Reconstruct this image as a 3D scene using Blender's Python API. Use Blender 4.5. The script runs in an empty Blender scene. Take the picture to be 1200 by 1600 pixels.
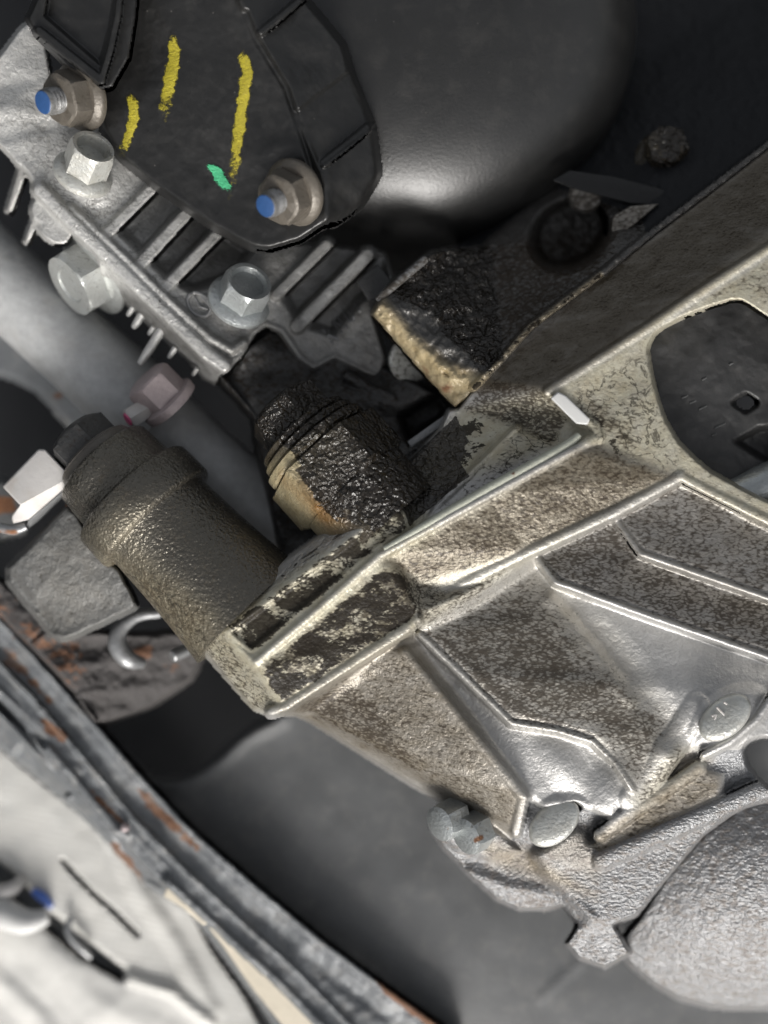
import bpy, bmesh, math, random
import numpy as np
from mathutils import Vector, Matrix
from mathutils.geometry import tessellate_polygon

# ------------------------------------------------------------------ camera, sky, sun
SC = bpy.context.scene
COL = SC.collection
S = 0.00017            # metres per unit: one unit is one photo pixel on the plane of focus
D = 1700.0             # camera distance in units
random.seed(7)
RNG = np.random.default_rng(7)

cam_data = bpy.data.cameras.new('camera')
cam = bpy.data.objects.new('camera', cam_data); COL.objects.link(cam)
cam.location = (0, 0, D * S)
cam_data.sensor_fit = 'VERTICAL'; cam_data.sensor_height = 24.0
cam_data.lens = 24.0 * D / 1600.0
cam_data.clip_start = 0.005; cam_data.clip_end = 60
cam_data.dof.use_dof = True
cam_data.dof.focus_distance = D * S
cam_data.dof.aperture_fstop = 2.4
SC.camera = cam

SUN_EL, SUN_AZ = math.radians(27), math.radians(-84)     # azimuth: direction of the light in the XY plane
world = bpy.data.worlds.new('World'); SC.world = world; world.use_nodes = True
wn = world.node_tree.nodes; wl = world.node_tree.links
sky = wn.new('ShaderNodeTexSky'); sky.sky_type = 'NISHITA'; sky.sun_disc = False
sky.sun_elevation = SUN_EL; sky.sun_rotation = math.pi / 2 - SUN_AZ
sky.dust_density = 6.0; sky.air_density = 1.0; sky.ozone_density = 1.0
hs = wn.new('ShaderNodeHueSaturation'); hs.inputs['Saturation'].default_value = 0.22
wl.new(sky.outputs[0], hs.inputs['Color'])
bg = wn['Background']; bg.inputs['Strength'].default_value = 0.10
wl.new(hs.outputs[0], bg.inputs['Color'])

sun_d = bpy.data.lights.new('sun', 'SUN'); sun_d.energy = 1.8; sun_d.angle = math.radians(20)
sun_d.color = (1.0, 0.97, 0.93)
sun = bpy.data.objects.new('sun', sun_d); COL.objects.link(sun)
sdir = Vector((math.cos(SUN_EL) * math.cos(SUN_AZ), math.cos(SUN_EL) * math.sin(SUN_AZ), math.sin(SUN_EL)))
sun.rotation_euler = sdir.to_track_quat('Z', 'Y').to_euler()

SC.view_settings.view_transform = 'Standard'; SC.view_settings.look = 'None'
SC.view_settings.exposure = 0.62; SC.view_settings.gamma = 1.0

# ------------------------------------------------------------------ helpers
def P(x, y, z):
    f = (D - z) / D
    return Vector(((x - 600) * f * S, (800 - y) * f * S, z * S))

def Pn(x, y, z):
    f = (D - z) / D
    return np.stack([(x - 600) * f * S, (800 - y) * f * S, z * S], -1)

def to_px(co):
    z = co[:, 2] / S; f = (D - z) / D
    return co[:, 0] / S / f + 600, 800 - co[:, 1] / S / f

def sd_poly(X, Y, pts):
    d2 = np.full(X.shape, 1e18); ins = np.zeros(X.shape, bool); n = len(pts)
    for i in range(n):
        ax, ay = pts[i][:2]; bx, by = pts[(i + 1) % n][:2]
        ex, ey = bx - ax, by - ay; wx, wy = X - ax, Y - ay
        t = np.clip((wx * ex + wy * ey) / (ex * ex + ey * ey + 1e-9), 0, 1)
        d2 = np.minimum(d2, (wx - ex * t) ** 2 + (wy - ey * t) ** 2)
        c = (ay > Y) != (by > Y)
        xi = ax + (Y - ay) * ex / (ey if abs(ey) > 1e-9 else 1e-9)
        ins ^= c & (X < xi)
    d = np.sqrt(d2)
    return np.where(ins, -d, d)

def d_line(X, Y, pts):
    best = np.full(X.shape, 1e18); zz = np.zeros(X.shape)
    for i in range(len(pts) - 1):
        ax, ay = pts[i][:2]; bx, by = pts[i + 1][:2]
        az = pts[i][2] if len(pts[i]) > 2 else 0; bz = pts[i + 1][2] if len(pts[i + 1]) > 2 else 0
        ex, ey = bx - ax, by - ay; wx, wy = X - ax, Y - ay
        t = np.clip((wx * ex + wy * ey) / (ex * ex + ey * ey + 1e-9), 0, 1)
        d2 = (wx - ex * t) ** 2 + (wy - ey * t) ** 2
        m = d2 < best
        best = np.where(m, d2, best); zz = np.where(m, az + (bz - az) * t, zz)
    return np.sqrt(best), zz

def smooth01(t):
    t = np.clip(t, 0, 1); return t * t * (3 - 2 * t)

def gauss(A, s):
    if s <= 0.2: return A
    r = int(3 * s + 1); k = np.exp(-0.5 * (np.arange(-r, r + 1) / s) ** 2); k /= k.sum()
    for ax in (0, 1):
        B = np.pad(A, [(r, r) if a == ax else (0, 0) for a in (0, 1)], mode='edge')
        out = np.zeros_like(A)
        for i, w in enumerate(k):
            out += w * (B[i:i + A.shape[0], :] if ax == 0 else B[:, i:i + A.shape[1]])
        A = out
    return A

def vnoise(X, Y, sc, seed=0):
    g = np.random.default_rng(seed).random((257, 257)) * 2 - 1
    x = X / sc + 1000; y = Y / sc + 1000
    xi = np.floor(x).astype(int); yi = np.floor(y).astype(int)
    fx = smooth01(x - xi); fy = smooth01(y - yi)
    a = g[yi % 256, xi % 256]; b = g[yi % 256, (xi + 1) % 256]
    c = g[(yi + 1) % 256, xi % 256]; d = g[(yi + 1) % 256, (xi + 1) % 256]
    return (a * (1 - fx) + b * fx) * (1 - fy) + (c * (1 - fx) + d * fx) * fy

def fnoise(X, Y, sc, seed=0, oct=3):
    r = 0; a = 1
    for o in range(oct):
        r = r + a * vnoise(X, Y, sc / 2 ** o, seed + o); a *= 0.5
    return r

def eval_paint(px, py, paint):
    out = {}
    for p in paint:
        name, poly, val, fe = p[:4]
        mode = p[4] if len(p) > 4 else 'max'
        if poly is None: w = np.ones(px.shape)
        elif mode.startswith('line'):
            d, _ = d_line(px, py, poly); w = 1 - smooth01(d / fe)
        else:
            w = 1 - smooth01((sd_poly(px, py, poly) + fe) / (2 * fe))
        cur = out.get(name, np.zeros(px.shape))
        if mode.endswith('mul'): cur = cur * (1 - w + w * val)
        elif mode.endswith('set'): cur = cur * (1 - w) + val * w
        else: cur = np.maximum(cur, w * val)
        out[name] = cur
    return out

def link(o, parent=None):
    COL.objects.link(o)
    if parent is not None:
        o.parent = parent
    return o

def mesh_obj(name, verts, faces, mat, parent=None, paint=(), sharp=35, normals=None, attrs=None):
    """verts are world coordinates; the parent is an Empty whose place is taken off them"""
    V = np.asarray(verts, float).reshape(-1, 3)
    at = dict(attrs or {})
    if paint:
        px, py = to_px(V); at.update(eval_paint(px, py, paint))
    off = Vector((0, 0, 0)); p = parent
    while p is not None: off += p.location; p = p.parent
    L = V - np.array(off)
    org = np.zeros(3)
    if parent is None:
        org = (L.min(0) + L.max(0)) / 2; L = L - org
    me = bpy.data.meshes.new(name)
    me.from_pydata(L.tolist(), [], faces)
    for k, v in at.items():
        a = me.attributes.new(k, 'FLOAT', 'POINT'); a.data.foreach_set('value', np.asarray(v, np.float32))
    me.polygons.foreach_set('use_smooth', [True] * len(me.polygons))
    if sharp and normals is None: me.set_sharp_from_angle(angle=math.radians(sharp))
    if normals is not None: me.normals_split_custom_set_from_vertices(normals.tolist())
    me.materials.append(mat)
    o = bpy.data.objects.new(name, me); o.location = org
    return link(o, parent)

def tag(o, label=None, cat=None, group=None, kind=None):
    if label: o['label'] = label
    if cat: o['category'] = cat
    if group: o['group'] = group
    if kind: o['kind'] = kind
    return o

def thing(name, label, cat, at, group=None):
    o = bpy.data.objects.new(name, None); o.empty_display_size = 0.005
    o.location = P(*at); link(o)
    return tag(o, label, cat, group)

# ---- relief casting: a height map authored by facets, cut into named parts
class Cast:
    def __init__(s, x0, y0, x1, y1, step):
        s.step = step
        xs = np.arange(x0, x1 + step, step); ys = np.arange(y0, y1 + step, step)
        s.X, s.Y = np.meshgrid(xs, ys); s.x0, s.y0 = x0, y0
        s.H = np.zeros(s.X.shape); s.L = np.full(s.X.shape, -1, int); s.names = []; s.soft = []
    def _lab(s, part):
        s.names.append(part); return len(s.names) - 1
    def _sub(s, pts, pad):
        xs = [p[0] for p in pts]; ys = [p[1] for p in pts]
        i0 = max(0, int((min(xs) - pad - s.x0) / s.step)); i1 = min(s.X.shape[1], int((max(xs) + pad - s.x0) / s.step) + 2)
        j0 = max(0, int((min(ys) - pad - s.y0) / s.step)); j1 = min(s.X.shape[0], int((max(ys) + pad - s.y0) / s.step) + 2)
        return np.s_[j0:max(j0, j1), i0:max(i0, i1)]
    def facet(s, part, pts, mode='set', label=None):
        lab = s._lab(part) if label is None else label
        tris = tessellate_polygon([[Vector((p[0], p[1], 0)) for p in pts]])
        for t in tris:
            a, b, c = [pts[i] for i in t]
            sl = s._sub([a, b, c], 2); X, Y = s.X[sl], s.Y[sl]
            if X.size == 0: continue
            den = (b[1] - c[1]) * (a[0] - c[0]) + (c[0] - b[0]) * (a[1] - c[1])
            if abs(den) < 1e-6: continue
            u = ((b[1] - c[1]) * (X - c[0]) + (c[0] - b[0]) * (Y - c[1])) / den
            v = ((c[1] - a[1]) * (X - c[0]) + (a[0] - c[0]) * (Y - c[1])) / den
            w = 1 - u - v; m = (u >= -1e-4) & (v >= -1e-4) & (w >= -1e-4)
            z = u * a[2] + v * b[2] + w * c[2]
            if mode == 'under': m &= s.L[sl] < 0
            if mode == 'max': m &= (z > s.H[sl]) | (s.L[sl] < 0)
            s.H[sl][m] = z[m]; s.L[sl][m] = lab
        return lab
    def flat(s, part, pts, z, mode='set'):
        return s.facet(part, [(p[0], p[1], z) for p in pts], mode)
    def blur(s, sig, poly=None):
        m = (s.L >= 0).astype(float); g = sig / s.step
        B = gauss(s.H * m, g) / np.maximum(gauss(m, g), 1e-4)
        if poly is None: s.H = np.where(m > 0, B, s.H)
        else:
            w = 1 - smooth01((sd_poly(s.X, s.Y, poly) + sig) / (2 * sig)); s.H = np.where(m > 0, s.H * (1 - w) + B * w, s.H)
    def ridge(s, part, pts, w, r, label=None, flat=0.0):
        """rounded bead along pts (x,y,z of the crest), half width w, drop r at its foot"""
        if part and part.startswith('edge_bead'): pts = [(p[0], p[1], p[2] - 3) for p in pts]; w *= 1.25
        sl = s._sub(pts, w + 2); X, Y = s.X[sl], s.Y[sl]
        d, z = d_line(X, Y, pts); t = np.clip((d / w - flat) / (1 - flat), 0, 1)
        h = z - r * (1 - np.sqrt(np.clip(1 - t * t, 0, 1)))
        m = (d < w) & ((h > s.H[sl]) | (s.L[sl] < 0))
        s.H[sl][m] = h[m]
        if part is not None:
            lab = s._lab(part) if label is None else label
            s.L[sl][m] = lab
    def add(s, pts, w, dz):
        """add dz along a line with a soft profile (negative: groove)"""
        sl = s._sub(pts, w + 2); d, _ = d_line(s.X[sl], s.Y[sl], pts)
        s.H[sl] += dz * (1 - smooth01(d / w))
    def step_(s, poly, dz, soft):
        sl = s._sub(poly, soft + 2)
        s.H[sl] += dz * (1 - smooth01((sd_poly(s.X[sl], s.Y[sl], poly) + soft) / (2 * soft)))
    def bump(s, cx, cy, rx, ry, ang, dz, pw=1.0):
        ca, sa = math.cos(math.radians(ang)), math.sin(math.radians(ang))
        u = ((s.X - cx) * ca + (s.Y - cy) * sa) / rx; v = (-(s.X - cx) * sa + (s.Y - cy) * ca) / ry
        s.H += dz * (1 - smooth01(np.sqrt(u * u + v * v) * .92)) ** (.8 * pw)
    def cut(s, poly, grow=0):
        s.L[sd_poly(s.X, s.Y, poly) < grow] = -1
    def rough(s, sc, amp, seed=1, poly=None, oct=3):
        n = amp * fnoise(s.X, s.Y, sc, seed, oct)
        if poly is not None: n = n * (1 - smooth01((sd_poly(s.X, s.Y, poly) + 10) / 20))
        s.H += n
    def z(s, x, y):
        return float(s.H[int(round((y - s.y0) / s.step)), int(round((x - s.x0) / s.step))])
    def close(s, n=4):
        for it in range(n):
            m = (s.L >= 0); cnt = np.zeros(m.shape); sm = np.zeros(m.shape); lab = s.L.copy()
            for dy in (-1, 0, 1):
                for dx in (-1, 0, 1):
                    if dx == 0 and dy == 0: continue
                    r = np.roll(m, (dy, dx), (0, 1)); cnt += r; sm += np.where(r, np.roll(s.H, (dy, dx), (0, 1)), 0)
                    lab = np.where(lab < 0, np.roll(s.L, (dy, dx), (0, 1)), lab)
            f = ~m & (cnt >= 5); f[0] = f[-1] = False; f[:, 0] = f[:, -1] = False
            s.H[f] = sm[f] / cnt[f]; s.L[f] = lab[f]
    def build(s, parent, mats, drop=110, edge=3.0, paint=(), labels=None):
        m = s.L >= 0; g = edge / s.step
        F = s.H.copy(); Lf = s.L.copy(); mk = m.copy()
        for it in range(int(3 * g) + 3):                         # grow the heights outwards
            for dy, dx in ((0, 1), (0, -1), (1, 0), (-1, 0)):
                sm = np.roll(mk, (dy, dx), (0, 1)); sF = np.roll(F, (dy, dx), (0, 1)); sL = np.roll(Lf, (dy, dx), (0, 1))
                if dy == 1: sm[0] = False
                if dy == -1: sm[-1] = False
                if dx == 1: sm[:, 0] = False
                if dx == -1: sm[:, -1] = False
                new = sm & ~mk
                F[new] = sF[new]; Lf[new] = sL[new]; mk |= new
        dd = np.clip(1 - gauss(m.astype(float), g), 0, 1)
        Z = F - drop * dd ** 2.2
        keep = mk & (dd < 0.94)
        V = Pn(s.X, s.Y, Z)
        du = np.gradient(V, axis=1); dv = np.gradient(V, axis=0)
        N = -np.cross(du, dv); N /= np.linalg.norm(N, axis=-1, keepdims=True) + 1e-12
        N[N[..., 2] < 0] *= -1
        at = eval_paint(s.X, s.Y, paint)
        ny, nx = s.X.shape; idx = np.arange(nx * ny).reshape(ny, nx)
        ok = keep[:-1, :-1] & keep[:-1, 1:] & keep[1:, :-1] & keep[1:, 1:]
        q = np.stack([idx[:-1, :-1], idx[1:, :-1], idx[1:, 1:], idx[:-1, 1:]], -1)[ok]
        lab = Lf[:-1, :-1][ok]
        Vf = V.reshape(-1, 3); Nf = N.reshape(-1, 3)
        made = []
        groups = {}
        for i, n in enumerate(s.names): groups.setdefault(n if '#' in n else n + '#', []).append(i)
        for key, ids in groups.items():
            sel = np.isin(lab, ids)
            if sel.sum() < 12: continue
            f = q[sel]; u, inv = np.unique(f, return_inverse=True); f = inv.reshape(-1, 4)
            nm = key.split('#')[0]
            mt = mats.get(nm, mats['*']) if isinstance(mats, dict) else mats
            o = mesh_obj(nm, Vf[u], f.tolist(), mt, parent, normals=Nf[u], attrs={k: v.reshape(-1)[u] for k, v in at.items()})
            made.append(o)
        return made

# ---- turned and hexagonal solids
def basis(ax, spin=0):
    a = Vector(ax).normalized()
    t = Vector((0, 0, 1)) if abs(a.z) < 0.9 else Vector((1, 0, 0))
    u = a.cross(t).normalized(); v = a.cross(u).normalized()
    c, s_ = math.cos(math.radians(spin)), math.sin(math.radians(spin))
    return a, u * c + v * s_, v * c - u * s_

def rev(name, parent, mat, c, ax, rings, seg=48, spin=0, paint=(), sharp=32, caps=True, wob=0.0, squash=1.0):
    """rings: (s, r) round or (s, r, 'h') hexagonal, s along ax; all in units at the depth of c"""
    k = (D - c[2]) / D * S; o = P(*c); a, u, v = basis(ax, spin)
    V = []; F = []
    for ri, rg in enumerate(rings):
        h, r = rg[0], rg[1]; hexa = len(rg) > 2 and rg[2] == 'h'
        lim = rg[3] if len(rg) > 3 else 1e9
        for i in range(seg):
            t = 2 * math.pi * i / seg; rr = r
            if hexa: rr = min(r * math.cos(math.pi / 6) / math.cos((t % (math.pi / 3)) - math.pi / 6), lim)
            if wob: rr *= 1 + wob * math.sin(3 * t + ri) * 0.5 + wob * (random.random() - .5)
            V.append(o + (a * h + u * (rr * math.cos(t)) + v * (rr * math.sin(t) * squash)) * k)
    n = len(rings)
    for j in range(n - 1):
        for i in range(seg):
            i2 = (i + 1) % seg
            F.append((j * seg + i, j * seg + i2, (j + 1) * seg + i2, (j + 1) * seg + i))
    if caps:
        if rings[0][1] > 0.01: F.append(tuple(reversed(range(seg))))
        if rings[-1][1] > 0.01: F.append(tuple((n - 1) * seg + i for i in range(seg)))
    return mesh_obj(name, [tuple(p) for p in V], F, mat, parent, paint, sharp)

def tube(name, parent, mat, pts, rad, seg=10, paint=(), sub=4):
    """smooth round bar through px points (x,y,z)"""
    pw = [P(*p) for p in pts]
    rs = rad if isinstance(rad, (list, tuple)) else [rad] * len(pts)
    Q = []; R = []
    for i in range(len(pw) - 1):
        p0 = pw[max(i - 1, 0)]; p1 = pw[i]; p2 = pw[i + 1]; p3 = pw[min(i + 2, len(pw) - 1)]
        for j in range(sub):
            t = j / sub
            Q.append(0.5 * ((2 * p1) + (p2 - p0) * t + (2 * p0 - 5 * p1 + 4 * p2 - p3) * t * t + (3 * p1 - p0 - 3 * p2 + p3) * t ** 3))
            R.append(rs[i] + (rs[i + 1] - rs[i]) * t)
    Q.append(pw[-1]); R.append(rs[-1])
    V = []; F = []; up = Vector((0.13, 0.21, 0.97))
    for i, q in enumerate(Q):
        d = (Q[min(i + 1, len(Q) - 1)] - Q[max(i - 1, 0)]).normalized()
        u = d.cross(up).normalized(); v = d.cross(u)
        for j in range(seg):
            t = 2 * math.pi * j / seg
            V.append(q + (u * math.cos(t) + v * math.sin(t)) * R[i] * S)
    for i in range(len(Q) - 1):
        for j in range(seg):
            j2 = (j + 1) % seg
            F.append((i * seg + j, i * seg + j2, (i + 1) * seg + j2, (i + 1) * seg + j))
    F.append(tuple(reversed(range(seg)))); F.append(tuple((len(Q) - 1) * seg + j for j in range(seg)))
    return mesh_obj(name, [tuple(p) for p in V], F, mat, parent, paint, 40)

def slab(name, parent, mat, pts, thick, bevel=3, paint=()):
    """polygon (x,y,z of its near face) pushed back by thick, its rim rounded"""
    top = [P(*p) for p in pts]; n = len(pts)
    cx = sum(top, Vector()) / n
    bm = bmesh.new()
    tv = [bm.verts.new(p) for p in top]
    bv = [bm.verts.new(P(p[0], p[1], p[2] - thick)) for p in pts]
    bm.faces.new(tv)
    bm.faces.new(list(reversed(bv)))
    for i in range(n):
        j = (i + 1) % n; bm.faces.new((tv[j], tv[i], bv[i], bv[j]))
    bmesh.ops.recalc_face_normals(bm, faces=bm.faces)
    if bevel: bmesh.ops.bevel(bm, geom=list(bm.edges), offset=bevel * S, segments=3, profile=0.6, affect='EDGES', clamp_overlap=True)
    bmesh.ops.triangulate(bm, faces=[f for f in bm.faces if len(f.verts) > 4])
    bm.verts.ensure_lookup_table()
    V = [tuple(v.co) for v in bm.verts]; bm.verts.index_update(); F = [tuple(v.index for v in f.verts) for f in bm.faces]
    bm.free()
    return mesh_obj(name, V, F, mat, parent, paint, 40)

# ------------------------------------------------------------------ materials
class NT:
    def __init__(s, name):
        s.m = bpy.data.materials.new(name); s.m.use_nodes = True
        s.t = s.m.node_tree; s.n = s.t.nodes; s.l = s.t.links; s.b = s.n['Principled BSDF']
        g = s.n.new('ShaderNodeNewGeometry'); v = s.n.new('ShaderNodeVectorMath'); v.operation = 'SCALE'
        v.inputs['Scale'].default_value = 1 / S; s.l.new(g.outputs['Position'], v.inputs[0]); s.pos = v.outputs[0]
    def put(s, sock, val):
        if isinstance(val, (int, float)): sock.default_value = val
        elif isinstance(val, tuple): sock.default_value = (*val, 1) if len(val) == 3 and sock.type == 'RGBA' else val
        else: s.l.new(val, sock)
    def math(s, op, a, b=0.0, c=None, clamp=False):
        n = s.n.new('ShaderNodeMath'); n.operation = op; n.use_clamp = clamp
        s.put(n.inputs[0], a); s.put(n.inputs[1], b)
        if c is not None: s.put(n.inputs[2], c)
        return n.outputs[0]
    def noise(s, size, detail=3, rough=0.55, vec=None, dist=0.0, con=1.0):
        n = s.n.new('ShaderNodeTexNoise'); n.inputs['Scale'].default_value = 1.0 / size
        n.inputs['Detail'].default_value = detail; n.inputs['Roughness'].default_value = rough; n.inputs['Distortion'].default_value = dist
        s.l.new(vec or s.pos, n.inputs['Vector'])
        o = n.outputs['Fac']
        if con != 1.0: o = s.math('MULTIPLY_ADD', s.math('SUBTRACT', o, 0.5), con, 0.5, True)
        return o
    def stretch(s, ang, k):
        m = s.n.new('ShaderNodeMapping'); m.vector_type = 'POINT'
        m.inputs['Rotation'].default_value = (0, 0, math.radians(ang)); m.inputs['Scale'].default_value = (1 / k, 1, 1)
        s.l.new(s.pos, m.inputs['Vector']); return m.outputs[0]
    def mix(s, f, a, b):
        n = s.n.new('ShaderNodeMix'); n.data_type = 'RGBA'
        s.put(n.inputs['Factor'], f); s.put(n.inputs['A'], a); s.put(n.inputs['B'], b)
        return n.outputs['Result']
    def fmix(s, f, a, b):
        n = s.n.new('ShaderNodeMix'); n.data_type = 'FLOAT'
        s.put(n.inputs[0], f); s.put(n.inputs[2], a); s.put(n.inputs[3], b)
        return n.outputs[0]
    def attr(s, name):
        n = s.n.new('ShaderNodeAttribute'); n.attribute_name = name; return n.outputs['Fac']
    def sm(s, v, lo, hi):
        n = s.n.new('ShaderNodeMapRange'); n.interpolation_type = 'SMOOTHSTEP'
        s.put(n.inputs['Value'], v); n.inputs['From Min'].default_value = lo; n.inputs['From Max'].default_value = hi
        return n.outputs[0]
    def bump(s, h, dist, strength=1.0, nrm=None):
        n = s.n.new('ShaderNodeBump'); n.inputs['Distance'].default_value = dist * S; s.put(n.inputs['Strength'], strength)
        s.put(n.inputs['Height'], h)
        if nrm is not None: s.l.new(nrm, n.inputs['Normal'])
        return n.outputs[0]
    def out(s, col, rough, metal, nrm=None, spec=None):
        s.put(s.b.inputs['Base Color'], col); s.put(s.b.inputs['Roughness'], rough); s.put(s.b.inputs['Metallic'], metal)
        if nrm is not None: s.l.new(nrm, s.b.inputs['Normal'])
        if spec is not None: s.put(s.b.inputs['Specular IOR Level'], spec)
        return s.m

def cast_mat(name, base, tintc, grimec=(0.009, 0.007, 0.005), metal=0.5, rough=0.42, grain=7, bumpd=1.2, fine=5.0, var=0.3, stretch=1.5, tintmetal=0.3, pit=0.0, oilb=0.0, soft=0.2, relief=0.0, brownc=(0.165, 0.138, 0.098)):
    t = NT(name)
    v = t.stretch(38, stretch)
    big = t.noise(110, 2, 0.6); mid = t.noise(28, 3, 0.6, con=1.6); gr = t.noise(grain, 2, 0.6, con=1.6)
    fn = t.noise(fine, 2, 0.6, v, 0.5, 2.2); md = t.noise(26, 4, 0.62, v, 0.7, 2.0)
    col = t.mix(t.math('MULTIPLY', t.math('ADD', t.math('MULTIPLY', big, .5), t.math('MULTIPLY', mid, .5)), var * 2), tuple(min(1, c * 1.15) for c in base), tuple(c * 0.6 for c in base))
    col = t.mix(t.math('MULTIPLY', t.math('SUBTRACT', 1.0, gr), 0.35), col, tuple(c * 0.45 for c in base))
    tint = t.attr('tint')
    tm = t.math('MULTIPLY', tint, t.math('MULTIPLY_ADD', mid, 0.5, 0.7), None, True)
    t2 = t.mix(t.math('MULTIPLY', t.noise(18, 3, 0.65, con=2.0), .75), tintc, tuple(c * f for c, f in zip(tintc, (0.55, 0.48, 0.38))))
    col = t.mix(tm, col, t2)
    bm_ = t.math('MULTIPLY', t.attr('brown'), t.math('MULTIPLY_ADD', md, 0.6, 0.55), None, True)
    col = t.mix(bm_, col, brownc)
    fl = t.math('MULTIPLY', t.attr('film'), t.math('MULTIPLY_ADD', md, 0.5, 0.62), None, True)
    col = t.mix(fl, col, (0.040, 0.032, 0.021))
    rust = t.attr('rust')
    rm = t.sm(t.math('ADD', mid, t.math('SUBTRACT', t.math('MULTIPLY', rust, 1.5), 1.0)), 0.25, 0.65)
    rc = t.mix(fn, (0.23, 0.105, 0.045), (0.10, 0.042, 0.022))
    col = t.mix(rm, col, rc)
    nz = t.n.new('ShaderNodeTexNoise'); nz.inputs['Scale'].default_value = 1 / 12.0; nz.inputs['Detail'].default_value = 1; t.l.new(v, nz.inputs['Vector'])
    wv = t.n.new('ShaderNodeVectorMath'); wv.operation = 'MULTIPLY_ADD'; t.l.new(nz.outputs['Color'], wv.inputs[0]); wv.inputs[1].default_value = (9, 9, 9); t.l.new(v, wv.inputs[2])
    vo = t.n.new('ShaderNodeTexVoronoi'); vo.inputs['Scale'].default_value = 1 / (fine * 1.3); t.l.new(wv.outputs[0], vo.inputs['Vector'])
    vd = t.math('MULTIPLY', vo.outputs['Distance'], 1.15, None, True)
    nf = t.math('ADD', t.math('MULTIPLY', vd, .55), t.math('ADD', t.math('MULTIPLY', fn, .30), t.math('MULTIPLY', md, .15)))
    g1 = t.sm(t.math('ADD', nf, t.math('SUBTRACT', t.math('MULTIPLY', t.attr('grime'), t.math('MULTIPLY_ADD', big, .7, .65)), 1.0)), -soft, soft)
    nb = t.math('ADD', t.math('MULTIPLY', md, .78), t.math('MULTIPLY', fn, .22))
    g2 = t.sm(t.math('ADD', nb, t.math('SUBTRACT', t.attr('blotch'), 1.0)), -0.04, 0.04)
    vn = t.math('ABSOLUTE', t.math('SUBTRACT', t.noise(34, 4, 0.6, None, 0.5), 0.5))
    g3 = t.math('MULTIPLY', t.math('SUBTRACT', 1.0, t.sm(vn, 0.006, 0.03)), t.attr('vein'), None, True)
    col = t.mix(t.math('MULTIPLY', t.math('MULTIPLY', t.attr('grime'), t.math('MULTIPLY_ADD', md, .7, .35)), .95, None, True), col, tuple(c * f for c, f in zip(brownc, (.62, .60, .55))))
    col = t.mix(t.math('MULTIPLY', g1, .80), col, tuple(c * f for c, f in zip(grimec, (2.6, 2.3, 2.0))))
    g = t.math('MAXIMUM', g2, g3)
    oil = t.attr('oil')
    om = t.sm(t.math('ADD', md, t.math('SUBTRACT', t.math('MULTIPLY', oil, 1.6), 1.05)), 0.36, 0.5)
    g = t.math('MAXIMUM', g, om)
    gc = t.mix(mid, grimec, tuple(c * 2.0 for c in grimec))
    col = t.mix(t.math('MULTIPLY', g, 0.93), col, gc)
    h = gr
    if oilb: h = t.math('ADD', h, t.math('MULTIPLY', t.math('MULTIPLY', t.noise(11, 2, .5, None, .6, 2.0), oil), oilb))
    if relief: h = t.math('SUBTRACT', h, t.math('MULTIPLY', t.math('MULTIPLY', fn, t.attr('grime')), relief))
    if pit: h = t.math('ADD', h, t.math('MULTIPLY', t.noise(4.5, 2, .5, v, .3, 2.6), pit))
    nr = t.bump(h, bumpd)
    ga = t.math('MAXIMUM', g, t.math('MULTIPLY', g1, .9))
    notm = t.math('MAXIMUM', t.math('MAXIMUM', ga, rm), t.math('MULTIPLY', t.math('MAXIMUM', t.math('MAXIMUM', tm, fl), bm_), 1 - tintmetal))
    mt = t.math('MULTIPLY', t.math('SUBTRACT', 1.0, notm, None, True), metal)
    rg = t.fmix(t.math('MULTIPLY', tm, .5), t.math('MULTIPLY_ADD', mid, 0.12, rough - 0.05), 0.40)
    rg = t.fmix(ga, rg, 0.36); rg = t.fmix(fl, rg, 0.25); rg = t.fmix(rm, rg, 0.85); rg = t.fmix(om, rg, 0.09)
    return t.out(col, rg, mt, nr, t.fmix(om, t.fmix(ga, 0.5, 0.16), 0.5))

def plain(name, col, rough=0.5, metal=0.0, grain=10, bumpd=0.6, var=0.25, con=1.4, dust=0.0, dustc=(0.35, 0.33, 0.30), spec=None, big=90, rv=0.15):
    t = NT(name)
    a = t.noise(big, 4, 0.6, con=con); b = t.noise(grain, 3, 0.6, con=con)
    f = t.math('ADD', t.math('MULTIPLY', a, .6), t.math('MULTIPLY', b, .4))
    c = t.mix(f, tuple(x * (1 - var) for x in col), tuple(min(1, x * (1 + var)) for x in col))
    rust = t.attr('rust')
    rm = t.sm(t.math('ADD', t.noise(16, 5, 0.65, con=1.8), t.math('SUBTRACT', t.math('MULTIPLY', rust, 1.5), 1.0)), 0.35, 0.6)
    rc = t.mix(t.noise(9, 4, 0.6, con=2), (0.19, 0.095, 0.05), (0.085, 0.042, 0.028))
    c = t.mix(rm, c, rc)
    r = t.math('MULTIPLY_ADD', a, rv, rough - rv / 2)
    if dust:
        dm = t.math('MULTIPLY', t.sm(t.noise(40, 6, 0.7, con=1.5), 0.45, 0.8), dust)
        c = t.mix(dm, c, dustc); r = t.fmix(dm, r, 0.85)
        # grit grains
        vo = t.n.new('ShaderNodeTexVoronoi'); vo.inputs['Scale'].default_value = 1 / 26.0; t.l.new(t.pos, vo.inputs['Vector'])
        sp = t.math('MULTIPLY', t.math('SUBTRACT', 1.0, t.sm(vo.outputs['Distance'], 0.03, 0.075)), t.sm(t.noise(60, 2, con=1.5), .5, .62))
        c = t.mix(t.math('MULTIPLY', sp, min(1, dust * 6)), c, dustc)
    r = t.fmix(rm, r, 0.85)
    return t.out(c, r, t.math('MULTIPLY', t.math('SUBTRACT', 1.0, rm), metal), t.bump(b, bumpd), spec)

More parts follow.
